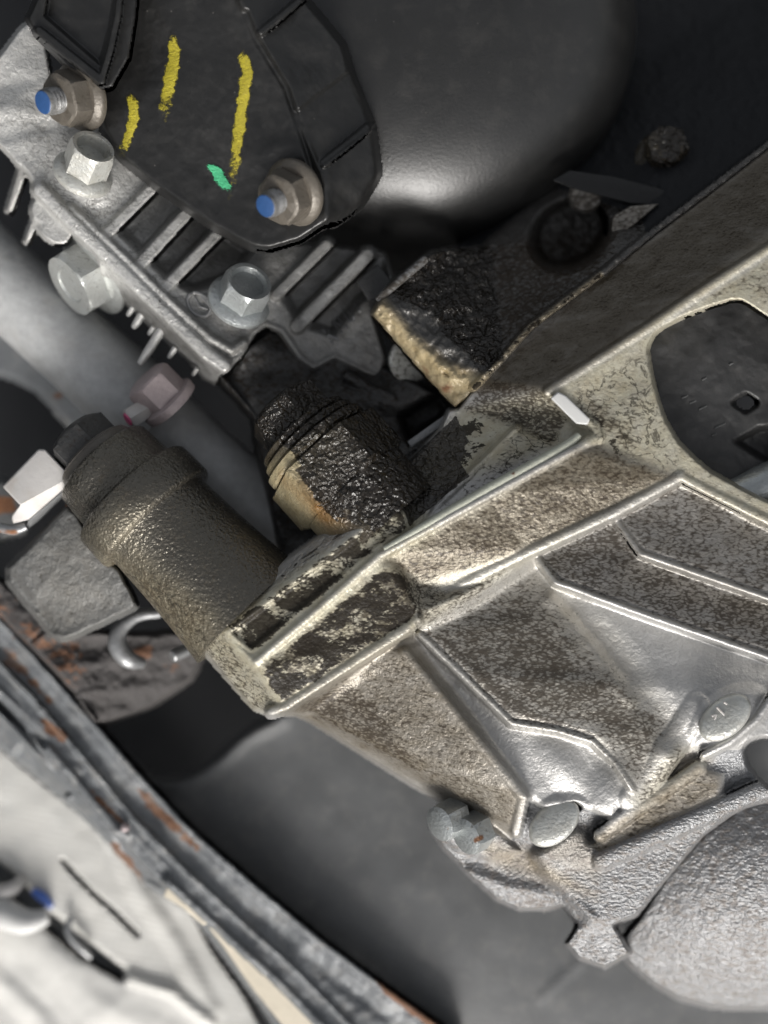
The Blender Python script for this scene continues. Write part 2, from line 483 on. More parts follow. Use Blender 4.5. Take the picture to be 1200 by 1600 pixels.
ALU = (0.47, 0.465, 0.455)
M_case = cast_mat('cast aluminium stained', ALU, (0.48, 0.46, 0.355), stretch=2.0, metal=0.6, rough=0.45, grain=5, bumpd=0.7, fine=3.1, relief=0.25, oilb=10.0, tintmetal=0.45, soft=0.17)
M_rough = cast_mat('rough cast aluminium', (0.27, 0.274, 0.282), (0.33, 0.28, 0.2), grimec=(0.07, 0.07, 0.072), fine=5.5, metal=0.45, rough=0.38, grain=3.5, bumpd=1.2, pit=1.0, var=.35, stretch=1.8, brownc=(0.17, 0.17, 0.175))
M_fin = cast_mat('shade and oil tinted aluminium', (0.60, 0.595, 0.575), (0.105, 0.105, 0.104), metal=0.45, rough=0.42, grain=5, bumpd=1.0, tintmetal=0.5, brownc=(0.22, 0.22, 0.21))  # dark tint colour carries the canister's shade as well as oil
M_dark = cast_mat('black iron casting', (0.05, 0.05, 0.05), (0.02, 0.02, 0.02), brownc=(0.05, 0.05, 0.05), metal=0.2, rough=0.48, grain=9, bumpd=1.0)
M_block = cast_mat('oil soaked block', (0.075, 0.072, 0.068), (0.46, 0.38, 0.23), metal=0.2, rough=0.36, grain=8, bumpd=1.5, oilb=5.0, brownc=(0.06, 0.053, 0.046))
M_bush = cast_mat('greasy cast bushing', (0.14, 0.132, 0.115), (0.27, 0.245, 0.18), grimec=(0.02, 0.018, 0.014), metal=0.75, rough=0.22, grain=5.5, bumpd=2.0, stretch=1.0)
M_grey = cast_mat('weathered grey plate', (0.115, 0.118, 0.118), (0.20, 0.20, 0.19), metal=0.2, rough=0.55, grain=6, bumpd=1.2)
M_zinc = cast_mat('zinc plated steel', (0.55, 0.58, 0.58), (0.66, 0.66, 0.62), metal=0.65, rough=0.32, grain=5, bumpd=0.8, var=0.4)
M_nut = cast_mat('brownish flange nut', (0.115, 0.104, 0.09), (0.23, 0.20, 0.16), metal=0.3, rough=0.42, grain=6, bumpd=0.6)
M_steel = cast_mat('worn steel', (0.30, 0.305, 0.31), (0.3, 0.27, 0.22), metal=0.55, rough=0.4, grain=6, bumpd=0.6)
M_oily = cast_mat('oil caked hexagon', (0.06, 0.05, 0.035), (0.42, 0.37, 0.24), grimec=(0.010, 0.008, 0.006), metal=0.2, rough=0.25, grain=6, bumpd=1.5, oilb=5.0, brownc=(0.14, 0.07, 0.02))
M_tube = plain('grey coated tube', (0.36, 0.365, 0.365), 0.45, 0.1, 14, 0.6, 0.38, 1.5, 0.25, (0.36, 0.34, 0.31), big=60)
M_plas = plain('black plastic', (0.013, 0.013, 0.0128), 0.38, 0, 7, 0.3, 0.25, 1.3, 0.05, (0.20, 0.19, 0.175))
M_can = plain('black satin canister', (0.014, 0.014, 0.0137), 0.36, 0.0, 5, 0.35, 0.2, 1.3, 0.06, (0.15, 0.14, 0.125), spec=0.7)
M_void = plain('bay shade', (0.005, 0.006, 0.008), 0.8, 0, 30, 0.5, 0.2)  # near-black colour stands in for deep shade, in the oily cavity too
M_shield = plain('grey splash shield', (0.105, 0.108, 0.11), 0.6, 0, 7, 0.4, 0.2, 1.5, 0.2, (0.26, 0.25, 0.235), big=45)
M_rail = plain('painted steel rail', (0.145, 0.153, 0.16), 0.5, 0.2, 9, 0.5, 0.35, 1.5, 0.3, (0.33, 0.31, 0.28))
M_cream = plain('cream edge', (0.50, 0.45, 0.36), 0.6, 0, 14, 0.5, 0.2, 1.5)
M_rust = plain('rusty steel', (0.05, 0.046, 0.045), 0.8, 0.1, 9, 1.5, 0.4, 1.6)
M_white = plain('white plastic', (0.47, 0.455, 0.44), 0.5, 0, 10, 0.4, 0.14, 1.5, 0.3, (0.30, 0.24, 0.18))
M_pink = plain('pink marked steel', (0.36, 0.30, 0.30), 0.45, 0.2, 7, 0.8, 0.25, 1.5)
M_hot = plain('pink paint', (0.75, 0.14, 0.30), 0.5, 0, 8, 0.2, 0.1)
M_blue = plain('blue paint', (0.018, 0.06, 0.17), 0.45, 0, 6, 0.5, 0.25)
M_bluep = plain('blue plastic', (0.08, 0.16, 0.5), 0.5, 0, 6, 0.3, 0.2)
M_gasket = plain('gasket', (0.42, 0.43, 0.36), 0.45, 0.1, 8, 0.6, 0.25, 1.5)
M_black = plain('black rubber strip', (0.006, 0.006, 0.006), 0.4, 0, 8, 1.0, 0.3)
M_white_bright = plain('white paint patch', (0.50, 0.50, 0.49), 0.5, 0, 8, 0.2, 0.05)

def wax_mat(name, a, b):
    t = NT(name)
    n = t.noise(3.5, 4, 0.7, t.stretch(80, 2.2), 0.3, 2.2); m = t.noise(11, 3, .6, con=2.4)
    c = t.mix(n, a, b)
    cov = t.math('ADD', t.math('MULTIPLY', t.attr('cover'), 0.95), t.math('SUBTRACT', t.math('MULTIPLY_ADD', n, .55, t.math('MULTIPLY', m, .45)), 0.85))
    t.put(t.b.inputs['Alpha'], t.sm(cov, -0.1, 0.35))
    return t.out(c, 0.6, 0, t.bump(n, 0.8))
M_yellow = wax_mat('yellow crayon', (0.46, 0.39, 0.025), (0.26, 0.22, 0.02))
M_green = wax_mat('green paint dab', (0.06, 0.42, 0.2), (0.05, 0.34, 0.16))

def fabric_mat():
    t = NT('woven white mesh')
    w = t.n.new('ShaderNodeTexWave'); w.wave_type = 'BANDS'; w.bands_direction = 'X'; w.inputs['Scale'].default_value = 1 / 40.0; w.inputs['Distortion'].default_value = 1.0; w.inputs['Detail'].default_value = 1
    m = t.n.new('ShaderNodeMapping'); m.inputs['Rotation'].default_value = (0, 0, math.radians(-78)); t.l.new(t.pos, m.inputs['Vector']); t.l.new(m.outputs[0], w.inputs['Vector'])
    w2 = t.n.new('ShaderNodeTexWave'); w2.wave_type = 'BANDS'; w2.bands_direction = 'X'; w2.inputs['Scale'].default_value = 1 / 40.0; w2.inputs['Distortion'].default_value = 1.0
    m2 = t.n.new('ShaderNodeMapping'); m2.inputs['Rotation'].default_value = (0, 0, math.radians(20)); t.l.new(t.pos, m2.inputs['Vector']); t.l.new(m2.outputs[0], w2.inputs['Vector'])
    h = t.math('MULTIPLY_ADD', w2.outputs['Fac'], 0.5, w.outputs['Fac'])
    c = t.mix(t.math('MULTIPLY', h, 0.65), (0.40, 0.398, 0.375), (0.66, 0.655, 0.63))
    c = t.mix(t.math('MULTIPLY', t.noise(80, 3, con=1.5), .35), c, (0.52, 0.49, 0.44))
    return t.out(c, 0.7, 0, t.bump(h, 0.8))
M_fabric = fabric_mat()

# ------------------------------------------------------------------ the bay behind everything
def sheet(name, pts, mat, label=None):
    V = [tuple(P(*p)) for p in pts]
    return mesh_obj(name, V, [tuple(range(len(V)))], mat)
o = sheet('bay_shade_backdrop', [(-500, 2000, -640), (1700, 2000, -640), (1700, -400, -640), (-500, -400, -640)], M_void)  # near-black backdrop sheet painting in the shade behind the gaps
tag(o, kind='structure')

# ------------------------------------------------------------------ splash shield, big and far
c = Cast(60, 880, 1260, 1660, 6)
c.facet('panel', [(700, 1660, -330), (590, 1570, -335), (400, 1415, -345), (230, 1255, -345), (120, 1140, -345), (150, 1140, -345), (228, 1212, -345), (262, 1220, -345), (300, 1214, -345), (335, 1188, -345), (372, 1152, -345), (430, 1118, -345),
                  (480, 1080, -340), (640, 1000, -330), (1260, 1000, -330), (1260, 1660, -300)])
c.blur(10)
c.bump(700, 1500, 420, 300, 35, 36); c.add([(230, 1205), (280, 1225), (335, 1195), (380, 1150), (440, 1120)], 26, 9)
c.add([(845, 1560), (905, 1505)], 16, 2)
c.rough(120, 2.5, 3)
shield = thing('splash_shield', 'large dusty grey plastic shield with a rounded cutout under the castings', 'shield', (640, 1400, -345))
c.build(shield, M_shield, drop=60, edge=7)

# ------------------------------------------------------------------ white woven mat and the things lying in its slot
c = Cast(-90, 1100, 470, 1680, 3.5)
c.flat('weave', [(-90, 1120), (0, 1165), (60, 1215), (110, 1255), (170, 1300), (240, 1380), (300, 1420), (330, 1480), (380, 1550), (440, 1660), (440, 1680), (-90, 1680)], -430)
c.flat('smooth_hem', [(-90, 1440), (60, 1450), (120, 1500), (200, 1540), (270, 1555), (330, 1600), (360, 1680), (-90, 1680)], -424)
c.blur(6)
c.add([(98, 1345), (140, 1390), (180, 1425), (215, 1460)], 5, -26)
c.add([(170, 1290), (215, 1390), (270, 1470), (330, 1580)], 26, 9)
c.add([(-40, 1500), (60, 1590), (110, 1660)], 28, 8); c.add([(60, 1480), (150, 1570), (260, 1620)], 40, 6)
c.add([(205, 1530), (270, 1550), (330, 1600)], 18, 12)
c.rough(70, 2.5, 5)
c.cut([(-90, 1290), (0, 1345), (45, 1385), (80, 1425), (130, 1462), (200, 1520), (192, 1533), (150, 1508), (120, 1490), (60, 1440), (0, 1380), (-90, 1310)])
mat_ = thing('woven_mat', 'white woven mesh mat with dark slits in the lower corner', 'mat', (150, 1450, -430))
c.build(mat_, {'*': M_fabric, 'smooth_hem': plain('pale cloth', (0.60, 0.59, 0.56), 0.7, 0, 20, .4, .1)}, drop=60, edge=4)
o = slab('slot_backing', mat_, M_rail, [(-90, 1280, -470), (30, 1350, -470), (240, 1530, -470), (180, 1560, -470), (-90, 1400, -470)], 8, 2)
for pts, r in (([(-60, 1400, -400), (0, 1425, -395), (40, 1440, -395), (75, 1432, -400)], (26, 30, 24, 13)),):
    o = tube('white_connector', None, M_white_bright, pts, r, 16)
    tag(o, 'blurred white rounded connector lying at the dark slot in the mat', 'connector')
o = tube('pale_hose', None, M_white, [(-60, 1372, -405), (-10, 1392, -400), (20, 1388, -405), (35, 1370, -430)], (14, 16, 14, 8), 14)
tag(o, 'short pale hose stub above the white connector in the corner', 'hose')
o = tube('blue_clip', None, M_bluep, [(52, 1392, -425), (66, 1402, -420), (80, 1416, -428)], (7, 10, 6), 10)
tag(o, 'small blue plastic clip in the dark slot of the white mat', 'clip')
o = tube('grey_hook', None, M_steel, [(112, 1432, -415), (106, 1448, -410), (112, 1466, -408), (128, 1482, -412), (142, 1496, -420)], (5, 7, 8, 8, 5), 10)
tag(o, 'small curved grey hook bridging the dark slot in the white mat', 'hook')

# ------------------------------------------------------------------ subframe rail running down the lower left
def off(pts, dx, dy, z): return [(p[0] + dx, p[1] + dy, z) for p in pts]
e0 = [(-60, 900), (0, 965), (60, 1030), (150, 1130), (230, 1222), (300, 1296), (400, 1383), (500, 1466), (600, 1540), (720, 1625)]
e1 = [(p[0] - 17, p[1] + 18) for p in e0]
e2 = [(p[0] - 30, p[1] + 34) for p in e0]
e3 = [(-110, 985), (-45, 1040), (20, 1105), (105, 1205), (185, 1300), (255, 1372), (345, 1455), (430, 1530), (500, 1600), (560, 1660)]
e4 = [(-130, 1030), (-60, 1100), (0, 1165), (62, 1215), (112, 1258), (165, 1310), (235, 1385), (300, 1425), (420, 1585), (470, 1660)]
c = Cast(-70, 890, 740, 1660, 3)
def band(part, a, za, b, zb):
    c.facet(part, [(p[0], p[1], za) for p in a] + [(p[0], p[1], zb) for p in reversed(b)])
band('inner_flange', e0, -250, e1, -246)
band('channel', e1, -256, e2, -256)
band('web', e2, -250, e3, -240)
band('outer_flange', e3, -246, e4, -290)
c.blur(5)
c.ridge('inner_flange#edge', [(p[0] - 3, p[1] + 3, -240) for p in e0], 7, 9)
c.ridge('web#bead', [(p[0], p[1], -233) for p in e3], 8, 9)
c.ridge('web#crease', [(p[0] + 22, p[1] - 22, -238) for p in e3], 6, 6)
c.add([(-10, 1105), (45, 1165), (105, 1245)], 9, 14)
c.step_([(35, 1165), (60, 1185), (108, 1240), (98, 1250), (60, 1222), (20, 1180)], -26, 6)
c.step_([(0, 1085), (30, 1110), (75, 1160), (68, 1168), (20, 1125), (-10, 1100)], -22, 5)
c.step_([(180, 1305), (205, 1310), (262, 1365), (250, 1385), (225, 1375), (190, 1335)], -18, 6)
c.step_([(313, 1440), (335, 1448), (420, 1560), (460, 1640), (440, 1650), (380, 1560), (330, 1480)], -14, 6)
c.rough(14, 1.2, 9); c.rough(60, 4, 11)
rail = thing('subframe_rail', 'dark painted steel subframe rail with rusted edges running diagonally', 'rail', (250, 1300, -250))
rustp = [('rust', [(0, 1005), (20, 1010), (95, 1105), (80, 1110), (30, 1060), (0, 1040)], 0.75, 14), ('rust', [(58, 1118), (75, 1122), (110, 1150), (100, 1165), (70, 1145)], .9, 7),
         ('rust', [(205, 1222), (235, 1238), (318, 1325), (308, 1336), (225, 1262)], .8, 8), ('rust', [(135, 1225), (150, 1235), (205, 1292), (195, 1296), (145, 1250)], .8, 7),
         ('rust', [(165, 1312), (185, 1312), (215, 1350), (235, 1385), (215, 1375), (180, 1345)], .8, 9), ('rust', [(575, 1522), (600, 1530), (700, 1600), (690, 1620), (600, 1555)], 1.0, 7),
         ('rust', [(380, 1365), (480, 1452), (540, 1500), (520, 1500), (440, 1430)], .55, 7), ('rust', [(0, 960), (70, 1040), (60, 1050), (0, 990)], .55, 10)]
c.build(rail, {'*': M_rail}, drop=90, edge=4, paint=rustp)
o = slab('pale_strip', rail, M_cream, [(325, 1448, -252), (345, 1452, -250), (400, 1500, -246), (470, 1558, -246), (560, 1640, -246), (500, 1650, -256), (440, 1600, -262), (395, 1545, -262), (350, 1480, -256)], 14, 4)
o = slab('pale_strip', rail, M_cream, [(262, 1385, -238), (300, 1408, -238), (330, 1440, -240), (318, 1446, -244), (285, 1418, -244), (255, 1400, -244)], 8, 3)
o = rev('rivet', rail, M_pink, (196, 1292, -238), (0, 0, 1), [(0, 7), (5, 7), (9, 5), (11, 1)], 16)

# ------------------------------------------------------------------ rusted bracket, hook and shadowed clutter left of the castings
c = Cast(-70, 880, 360, 1180, 3)
c.facet('plate', [(-70, 850, -215), (0, 905, -205), (45, 950, -200), (110, 985, -195), (205, 990, -215), (320, 985, -250), (325, 1010, -260), (300, 1062, -280), (235, 1105, -285), (165, 1130, -270), (148, 1128, -225), (120, 1085, -205), (85, 1045, -200), (40, 1000, -205), (0, 962, -210), (-70, 900, -215)])
c.blur(6); c.rough(30, 5, 21); c.rough(9, 1.2, 22)
c.add([(48, 1002), (68, 985)], 4, -8); c.ridge(None, [(-20, 965, -202), (45, 1015, -196), (120, 1092, -198), (150, 1130, -215)], 5, 6)
brk = thing('rusty_bracket', 'rust-covered bracket plate below the pitted grey arm', 'bracket', (120, 1030, -230))
c.build(brk, M_rust, drop=70, edge=4, paint=[('rust', [(-70, 850), (60, 960), (150, 990), (150, 1130), (-70, 930)], .72, 60), ('rust', [(185, 1010), (245, 1005), (240, 1030), (190, 1050)], .8, 10), ('rust', [(240, 1035), (290, 1030), (270, 1060)], .6, 8)])
o = tube('hook_eye', None, M_steel, [(250, 958, -190), (215, 962, -178), (188, 982, -170), (184, 1008, -168), (200, 1030, -172), (222, 1036, -195)], (9, 11, 14, 17, 16, 10), 14)
tag(o, 'curved grey steel hook in the shadow under the pitted grey arm', 'hook')
o = rev('peg', None, M_steel, (292, 1015, -190), (-0.7, -0.3, 0.5), [(0, 10), (24, 10), (27, 8), (27, 0.1)], 20)
tag(o, 'small steel peg in shadow at the flange end', 'peg')

c = Cast(-70, 480, 260, 800, 4)
c.facet('panel', [(-70, 440, -330), (10, 500, -330), (80, 565, -330), (160, 640, -330), (190, 690, -335), (130, 690, -340), (60, 610, -340), (20, 590, -345), (-70, 560, -350)])
c.blur(8)
o = thing('inner_panel', 'dark grey sheet panel edge behind the grey tube', 'panel', (60, 580, -335))
c.build(o, M_rail, drop=30, edge=6, paint=[('rust', [(80, 612), (98, 612), (98, 624), (82, 624)], .9, 5)])
c = Cast(-70, 640, 130, 900, 4)
c.facet('body', [(-70, 745, -250), (10, 752, -250), (40, 770, -250), (40, 830, -240), (0, 845, -250), (-70, 840, -260)])
c.blur(7)
o = thing('rusty_tab', 'light rust-edged tab behind the white clip', 'tab', (10, 800, -250))
c.build(o, M_grey, drop=40, edge=5, paint=[('rust', [(-20, 770), (20, 775), (30, 800), (-20, 812)], .95, 10)])

# ------------------------------------------------------------------ grey tube
tb = thing('metal_tube', 'thick grey coated tube running diagonally behind the bushing', 'tube', (110, 535, -260))
ax = Vector((0.74, -0.67, -0.05))
rev('pipe', tb, M_tube, (130, 553, -215), ax, [(-330, 66), (-100, 66), (140, 68), (165, 68), (170, 62), (480, 62)], 64)

# ------------------------------------------------------------------ lower gear housing, dark
c = Cast(300, 480, 780, 900, 3)
c.facet('body', [(330, 580, -130), (380, 545, -120), (430, 505, -150), (600, 570, -150), (735, 640, -120), (725, 720, -80), (650, 800, -60), (600, 800, -60), (560, 835, -60), (450, 880, -90), (435, 860, -140), (400, 700, -160), (395, 655, -140), (345, 600, -130)])
c.blur(9)
c.bump(500, 690, 140, 120, 40, 50); c.bump(600, 620, 60, 30, 20, 18); c.bump(655, 600, 55, 36, 20, 25)
c.ridge('body#rib', [(345, 588, -112), (372, 620, -118), (402, 655, -120), (415, 668, -110)], 6, 14)
c.ridge('body#lip', [(545, 590, -108), (580, 610, -108), (615, 622, -108)], 10, 14)
c.step_([(625, 650), (690, 612), (705, 640), (640, 690)], -60, 6)
c.rough(40, 5, 31); c.rough(10, 1.0, 32)
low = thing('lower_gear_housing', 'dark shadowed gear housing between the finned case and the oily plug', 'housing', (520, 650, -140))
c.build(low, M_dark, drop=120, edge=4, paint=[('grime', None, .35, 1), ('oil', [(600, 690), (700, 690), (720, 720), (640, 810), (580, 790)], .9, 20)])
slab('edge_bar', low, M_steel, [(636, 690, -78), (698, 646, -78), (704, 656, -80), (642, 700, -80)], 10, 2)

# ------------------------------------------------------------------ finned aluminium gear case
c = Cast(-70, 20, 640, 640, 2)
c.facet('ear', [(-60, 150, -45), (0, 85, -45), (30, 45, -50), (48, 30, -55), (70, 60, -60), (80, 120, -60), (60, 150, -48), (0, 190, -45), (-60, 200, -45)])
c.facet('case_wall', [(-60, 190, -40), (0, 165, -40), (40, 140, -48), (75, 130, -58), (150, 190, -70), (240, 285, -85), (330, 345, -100), (400, 385, -110), (480, 380, -125), (600, 395, -140), (620, 450, -140), (582, 490, -130), (604, 560, -140), (592, 592, -145), (560, 580, -142),
                 (522, 556, -135), (490, 576, -120), (470, 560, -115), (440, 517, -105), (415, 505, -100), (395, 520, -95), (375, 558, -85), (347, 582, -75), (300, 535, -65), (170, 420, -55), (85, 328, -45), (40, 272, -40), (0, 228, -40), (-60, 220, -40)])
c.facet('side_wall', [(150, 402, -56), (170, 420, -58), (300, 535, -68), (347, 582, -78), (338, 600, -130), (318, 590, -130), (296, 563, -125), (230, 505, -120), (185, 462, -115), (158, 440, -105)])
circ = lambda cx, cy, rx, ry, z, n=24, a=0: [(cx + rx * math.cos(2 * math.pi * i / n) * math.cos(a) - ry * math.sin(2 * math.pi * i / n) * math.sin(a), cy + rx * math.cos(2 * math.pi * i / n) * math.sin(a) + ry * math.sin(2 * math.pi * i / n) * math.cos(a), z) for i in range(n)]
c.facet('boss', circ(80, 345, 26, 44, -66, a=-0.6))
c.facet('fin#a', [(28, 262, -70), (42, 275, -70), (20, 335, -120), (8, 330, -120)]); c.facet('fin#b', [(48, 345, -90), (60, 352, -90), (44, 384, -120), (36, 378, -120)])
c.blur(4)
for pk, dz in (([(176, 350), (240, 282), (300, 320), (360, 370), (392, 392), (372, 420), (340, 440), (300, 452), (262, 432)], -44), ([(436, 450), (506, 378), (610, 396), (600, 440), (560, 470), (520, 520), (470, 505)], -40)):
    c.step_(pk, dz, 9)
for i, (a, b, w, za, zb) in enumerate((((164, 368), (244, 288), 12, -50, -68), ((216, 416), (298, 326), 13, -56, -78), ((256, 452), (344, 360), 12, -64, -88), ((432, 460), (510, 382), 12, -94, -104), ((464, 510), (574, 398), 14, -100, -110))):
    c.ridge('fin#%d' % i, [(a[0], a[1], za), (b[0], b[1], zb)], w, 34, flat=0.62)
c.ridge('flange#a', [(62, 296, -30), (120, 355, -33), (170, 402, -40), (250, 482, -48), (322, 552, -56), (350, 572, -62)], 13, 14, flat=.3)
c.ridge('flange#b', [(110, 325, -38), (180, 388, -44), (255, 462, -52), (330, 530, -60), (362, 548, -66), (380, 535, -74)], 7, 8)
c.ridge('flange#lip', [(352, 575, -70), (374, 556, -80), (394, 520, -92), (415, 505, -96), (440, 516, -100), (468, 558, -108), (490, 574, -114), (522, 556, -130), (560, 574, -138), (595, 590, -142)], 6, 8)
c.bump(25, 195, 62, 44, 45, 9); c.bump(380, 472, 62, 46, -30, 14); c.bump(140, 275, 60, 50, 40, 16)
c.blur(1.6)
c.rough(12, 0.6, 41); c.rough(60, 1.5, 42)
case = thing('finned_gear_case', 'grey cast aluminium gear case with cooling fins beside the black bracket', 'gear case', (250, 420, -120))
c.build(case, M_fin, drop=70, edge=3, paint=[('tint', [(280, 330), (700, 330), (700, 640), (340, 640), (330, 560), (285, 470)], .76, 60), ('tint', [(480, 380), (700, 380), (700, 640), (480, 620)], .82, 40), ('tint', [(150, 425), (300, 520), (340, 600), (180, 470)], .8, 10),  # tint darkens the right end for canister shade and oil, and the side strip
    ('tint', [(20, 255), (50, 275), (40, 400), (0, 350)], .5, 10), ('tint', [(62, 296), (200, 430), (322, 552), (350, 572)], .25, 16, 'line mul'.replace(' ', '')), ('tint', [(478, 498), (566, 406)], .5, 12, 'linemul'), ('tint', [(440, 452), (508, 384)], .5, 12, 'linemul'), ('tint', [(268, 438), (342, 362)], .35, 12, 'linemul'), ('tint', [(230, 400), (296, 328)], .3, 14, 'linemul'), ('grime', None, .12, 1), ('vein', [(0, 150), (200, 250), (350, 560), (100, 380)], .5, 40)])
ZC = c
for i, (x, y, r, l) in enumerate(((203, 488, 5, 10), (214, 504, 7, 16), (236, 518, 5, 9), (232, 548, 8, 40), (268, 553, 5, 12), (304, 582, 4, 8))):
    z0 = -118
    tube('cooling_pin', case, M_fin, [(x + l * .55, y - l * .9, z0 + 6), (x, y, z0), (x - l * .35, y + l * .5, z0 - 4)], (r, r, r * .6), 10)
# cast letters and the foundry mark, standing proud of the wall
def stroke(par, name, segs, rad):
    for sg in segs:
        tube(name, par, M_fin_d, [(x, y, ZC.z(x, y) + 2.5) for x, y in sg], rad, 6, sub=3)
M_fin_d = cast_mat('dark raised letters', (0.30, 0.30, 0.30), (0.05, 0.05, 0.05), metal=0.5, rough=0.36, grain=5, bumpd=.6)  # one even base, darker than the case wall
let = bpy.data.objects.new('cast_lettering', None); let.location = (0, 0, 0); link(let, case); let.location = -case.location
for sg in ([[(504, 516), (520, 536)], [(513, 514), (513, 526)], [(512, 524), (529, 530)]], [[(519, 503), (535, 521)], [(519, 503), (543, 511)], [(527, 496), (543, 512)]], [[(536, 487), (547, 501), (553, 500), (552, 495)], [(544, 486), (553, 496)]], [[(555, 474), (562, 487)]]):
    V = []
    for s_ in sg: stroke(let, 'letter', [s_], 2.4)
lg = bpy.data.objects.new('foundry_mark', None); link(lg, case); lg.location = -case.location
ring = []
for i in range(17):
    t = 2 * math.pi * i / 16; u, v = 15 * math.cos(t), 21 * math.sin(t); a = math.radians(-42)
    ring.append((311 + u * math.cos(a) - v * math.sin(a), 476 + u * math.sin(a) + v * math.cos(a)))
stroke(lg, 'ring', [ring], 2.8)
stroke(lg, 'spoke', [[(311, 479), (305, 466)]], 2.0); stroke(lg, 'spoke', [[(311, 479), (325, 483)]], 1.8); stroke(lg, 'spoke', [[(315, 463), (327, 478)]], 1.8)

# ------------------------------------------------------------------ bolts
def flange_bolt(name, label, c, ax, r, h, mat, spin=0, group=None, paint=(), cup=0.72, cupd=10, cat='bolt'):
    t = thing(name, label, cat, c, group)
    fr = r * 1.28
    rev('flange', t, mat, c, ax, [(0, fr * .96), (2, fr), (h * .14, fr), (h * .24, fr * .9), (h * .3, r * .9), (h * .3, .1)], 48, spin, paint)
    rc = r * cup
    rev('head', t, mat, c, ax, [(h * .2, r, 'h'), (h * .82, r, 'h'), (h * .95, r, 'h', r * .93), (h, r * .88), (h, r * .84), (h * .985, rc), (h - cupd, rc * .9), (h - cupd - 1, rc * .5), (h - cupd + 1.5, .1)], 48, spin, paint)
    return t
flange_bolt('flange_bolt', 'zinc flange bolt with hollow head beside the round foundry mark', (372, 474, -88), (0.42, 0.46, 0.78), 39, 56, M_zinc, 10, 'zinc bolts on the gear case', paint=[('grime', None, .12, 1)])
flange_bolt('flange_bolt', 'zinc bolt with deep hollow head below the upper flange nut', (128, 276, -38), (0.48, 0.50, 0.72), 36, 64, M_zinc, 20, 'zinc bolts on the gear case', paint=[('tint', None, .6, 1), ('grime', None, .16, 1)], cup=.72, cupd=22)
t = flange_bolt('hex_bolt', 'large zinc hex bolt at the lower edge of the finned case', (150, 424, -135), (-0.62, -0.52, 0.45), 55, 52, M_zinc, 12, 'zinc bolts on the gear case', paint=[('grime', None, .16, 1), ('tint', None, .3, 1)], cup=.5, cupd=3)

def flange_nut(label, c, ax):
    t = thing('flange_nut', label, 'nut', c, 'flange nuts on the black bracket')
    pt = [('grime', None, .17, 1), ('tint', None, .1, 1)]
    rev('flange', t, M_nut, c, ax, [(0, 52), (6, 53), (11, 51), (17, 43), (17, .1)], 56, 0, pt)
    rev('hexagon', t, M_nut, c, ax, [(10, 42, 'h'), (40, 42, 'h'), (47, 42, 'h', 38), (50, 33), (50, .1)], 60, 25, pt)
    st = rev('stud', t, M_steel, c, ax, [(45, 18), (48, 20), (52, 18), (55, 20), (59, 18), (62, 20), (66, 18), (69, 20), (73, 18), (76, 19), (80, 17)], 32, 0, [('grime', None, .3, 1)], sharp=50)
    rev('painted_tip', st, M_blue, c, ax, [(80, 17), (81, 16.2), (81.5, 14), (81.6, .1)], 32)
    return t

# ------------------------------------------------------------------ black bracket with crayon marks
c = Cast(20, -50, 620, 420, 2)
c.facet('plate', [(150, -50, 5), (420, -50, 70), (392, 0, 66), (450, 120, 62), (480, 220, 55), (505, 290, 46), (508, 350, 38), (470, 375, 28), (420, 390, 20), (395, 387, 16), (330, 352, 5), (245, 292, -8), (188, 246, -14), (160, 200, -14), (150, 150, -10), (190, 60, 0)])
c.facet('rim', [(350, -50, 78), (372, 0, 76), (400, 60, 74), (450, 140, 70), (478, 220, 62), (505, 290, 52), (508, 345, 46), (520, 352, 6), (562, 322, -10), (592, 272, -16), (582, 200, -10), (548, 115, 0), (535, 68, 5), (478, 0, 20), (440, -50, 30)])
c.blur(4)
c.add([(385, 20), (400, 58), (448, 138), (470, 205), (498, 290)], 9, -8)
c.ridge(None, [(408, 50, 76), (440, 25, 66), (474, -5, 42)], 7, 9); c.ridge(None, [(505, 255, 56), (540, 228, 38), (574, 200, 8)], 8, 9); c.step_([(462, 175), (545, 112), (582, 200), (500, 262)], -7, 4)
c.bump(125, 150, 62, 66, 30, -16, 1.2); c.bump(452, 285, 66, 60, 30, -12, 1.4)
c.rough(25, 1.0, 51)
bk = thing('black_bracket', 'black plate with raised rim and yellow crayon strokes', 'bracket', (330, 200, 0))
c.close(3)
c.build(bk, M_plas, drop=55, edge=5.5)
ZB = c
c = Cast(20, -60, 260, 170, 2)
c.facet('corner_guard', [(42, 30, 30), (60, -10, 35), (75, -60, 40), (222, -60, 62), (212, 30, 60), (202, 92, 56), (176, 138, 46), (158, 142, 42), (110, 108, 34), (60, 58, 28)])
c.blur(3)
c.step_([(70, 25), (85, -60), (188, -60), (172, 40), (156, 100)], -16, 4)
c.ridge('guard_rib', [(60, 48, 42), (100, 80, 46), (158, 126, 56)], 8, 9, flat=.4)
c.ridge('guard_rib', [(158, 126, 56), (172, 80, 64), (184, 25, 68), (192, -60, 70)], 6, 8, flat=.4)
c.rough(25, .8, 52)
c.build(bk, M_plas, drop=70, edge=3.5)
c = ZB
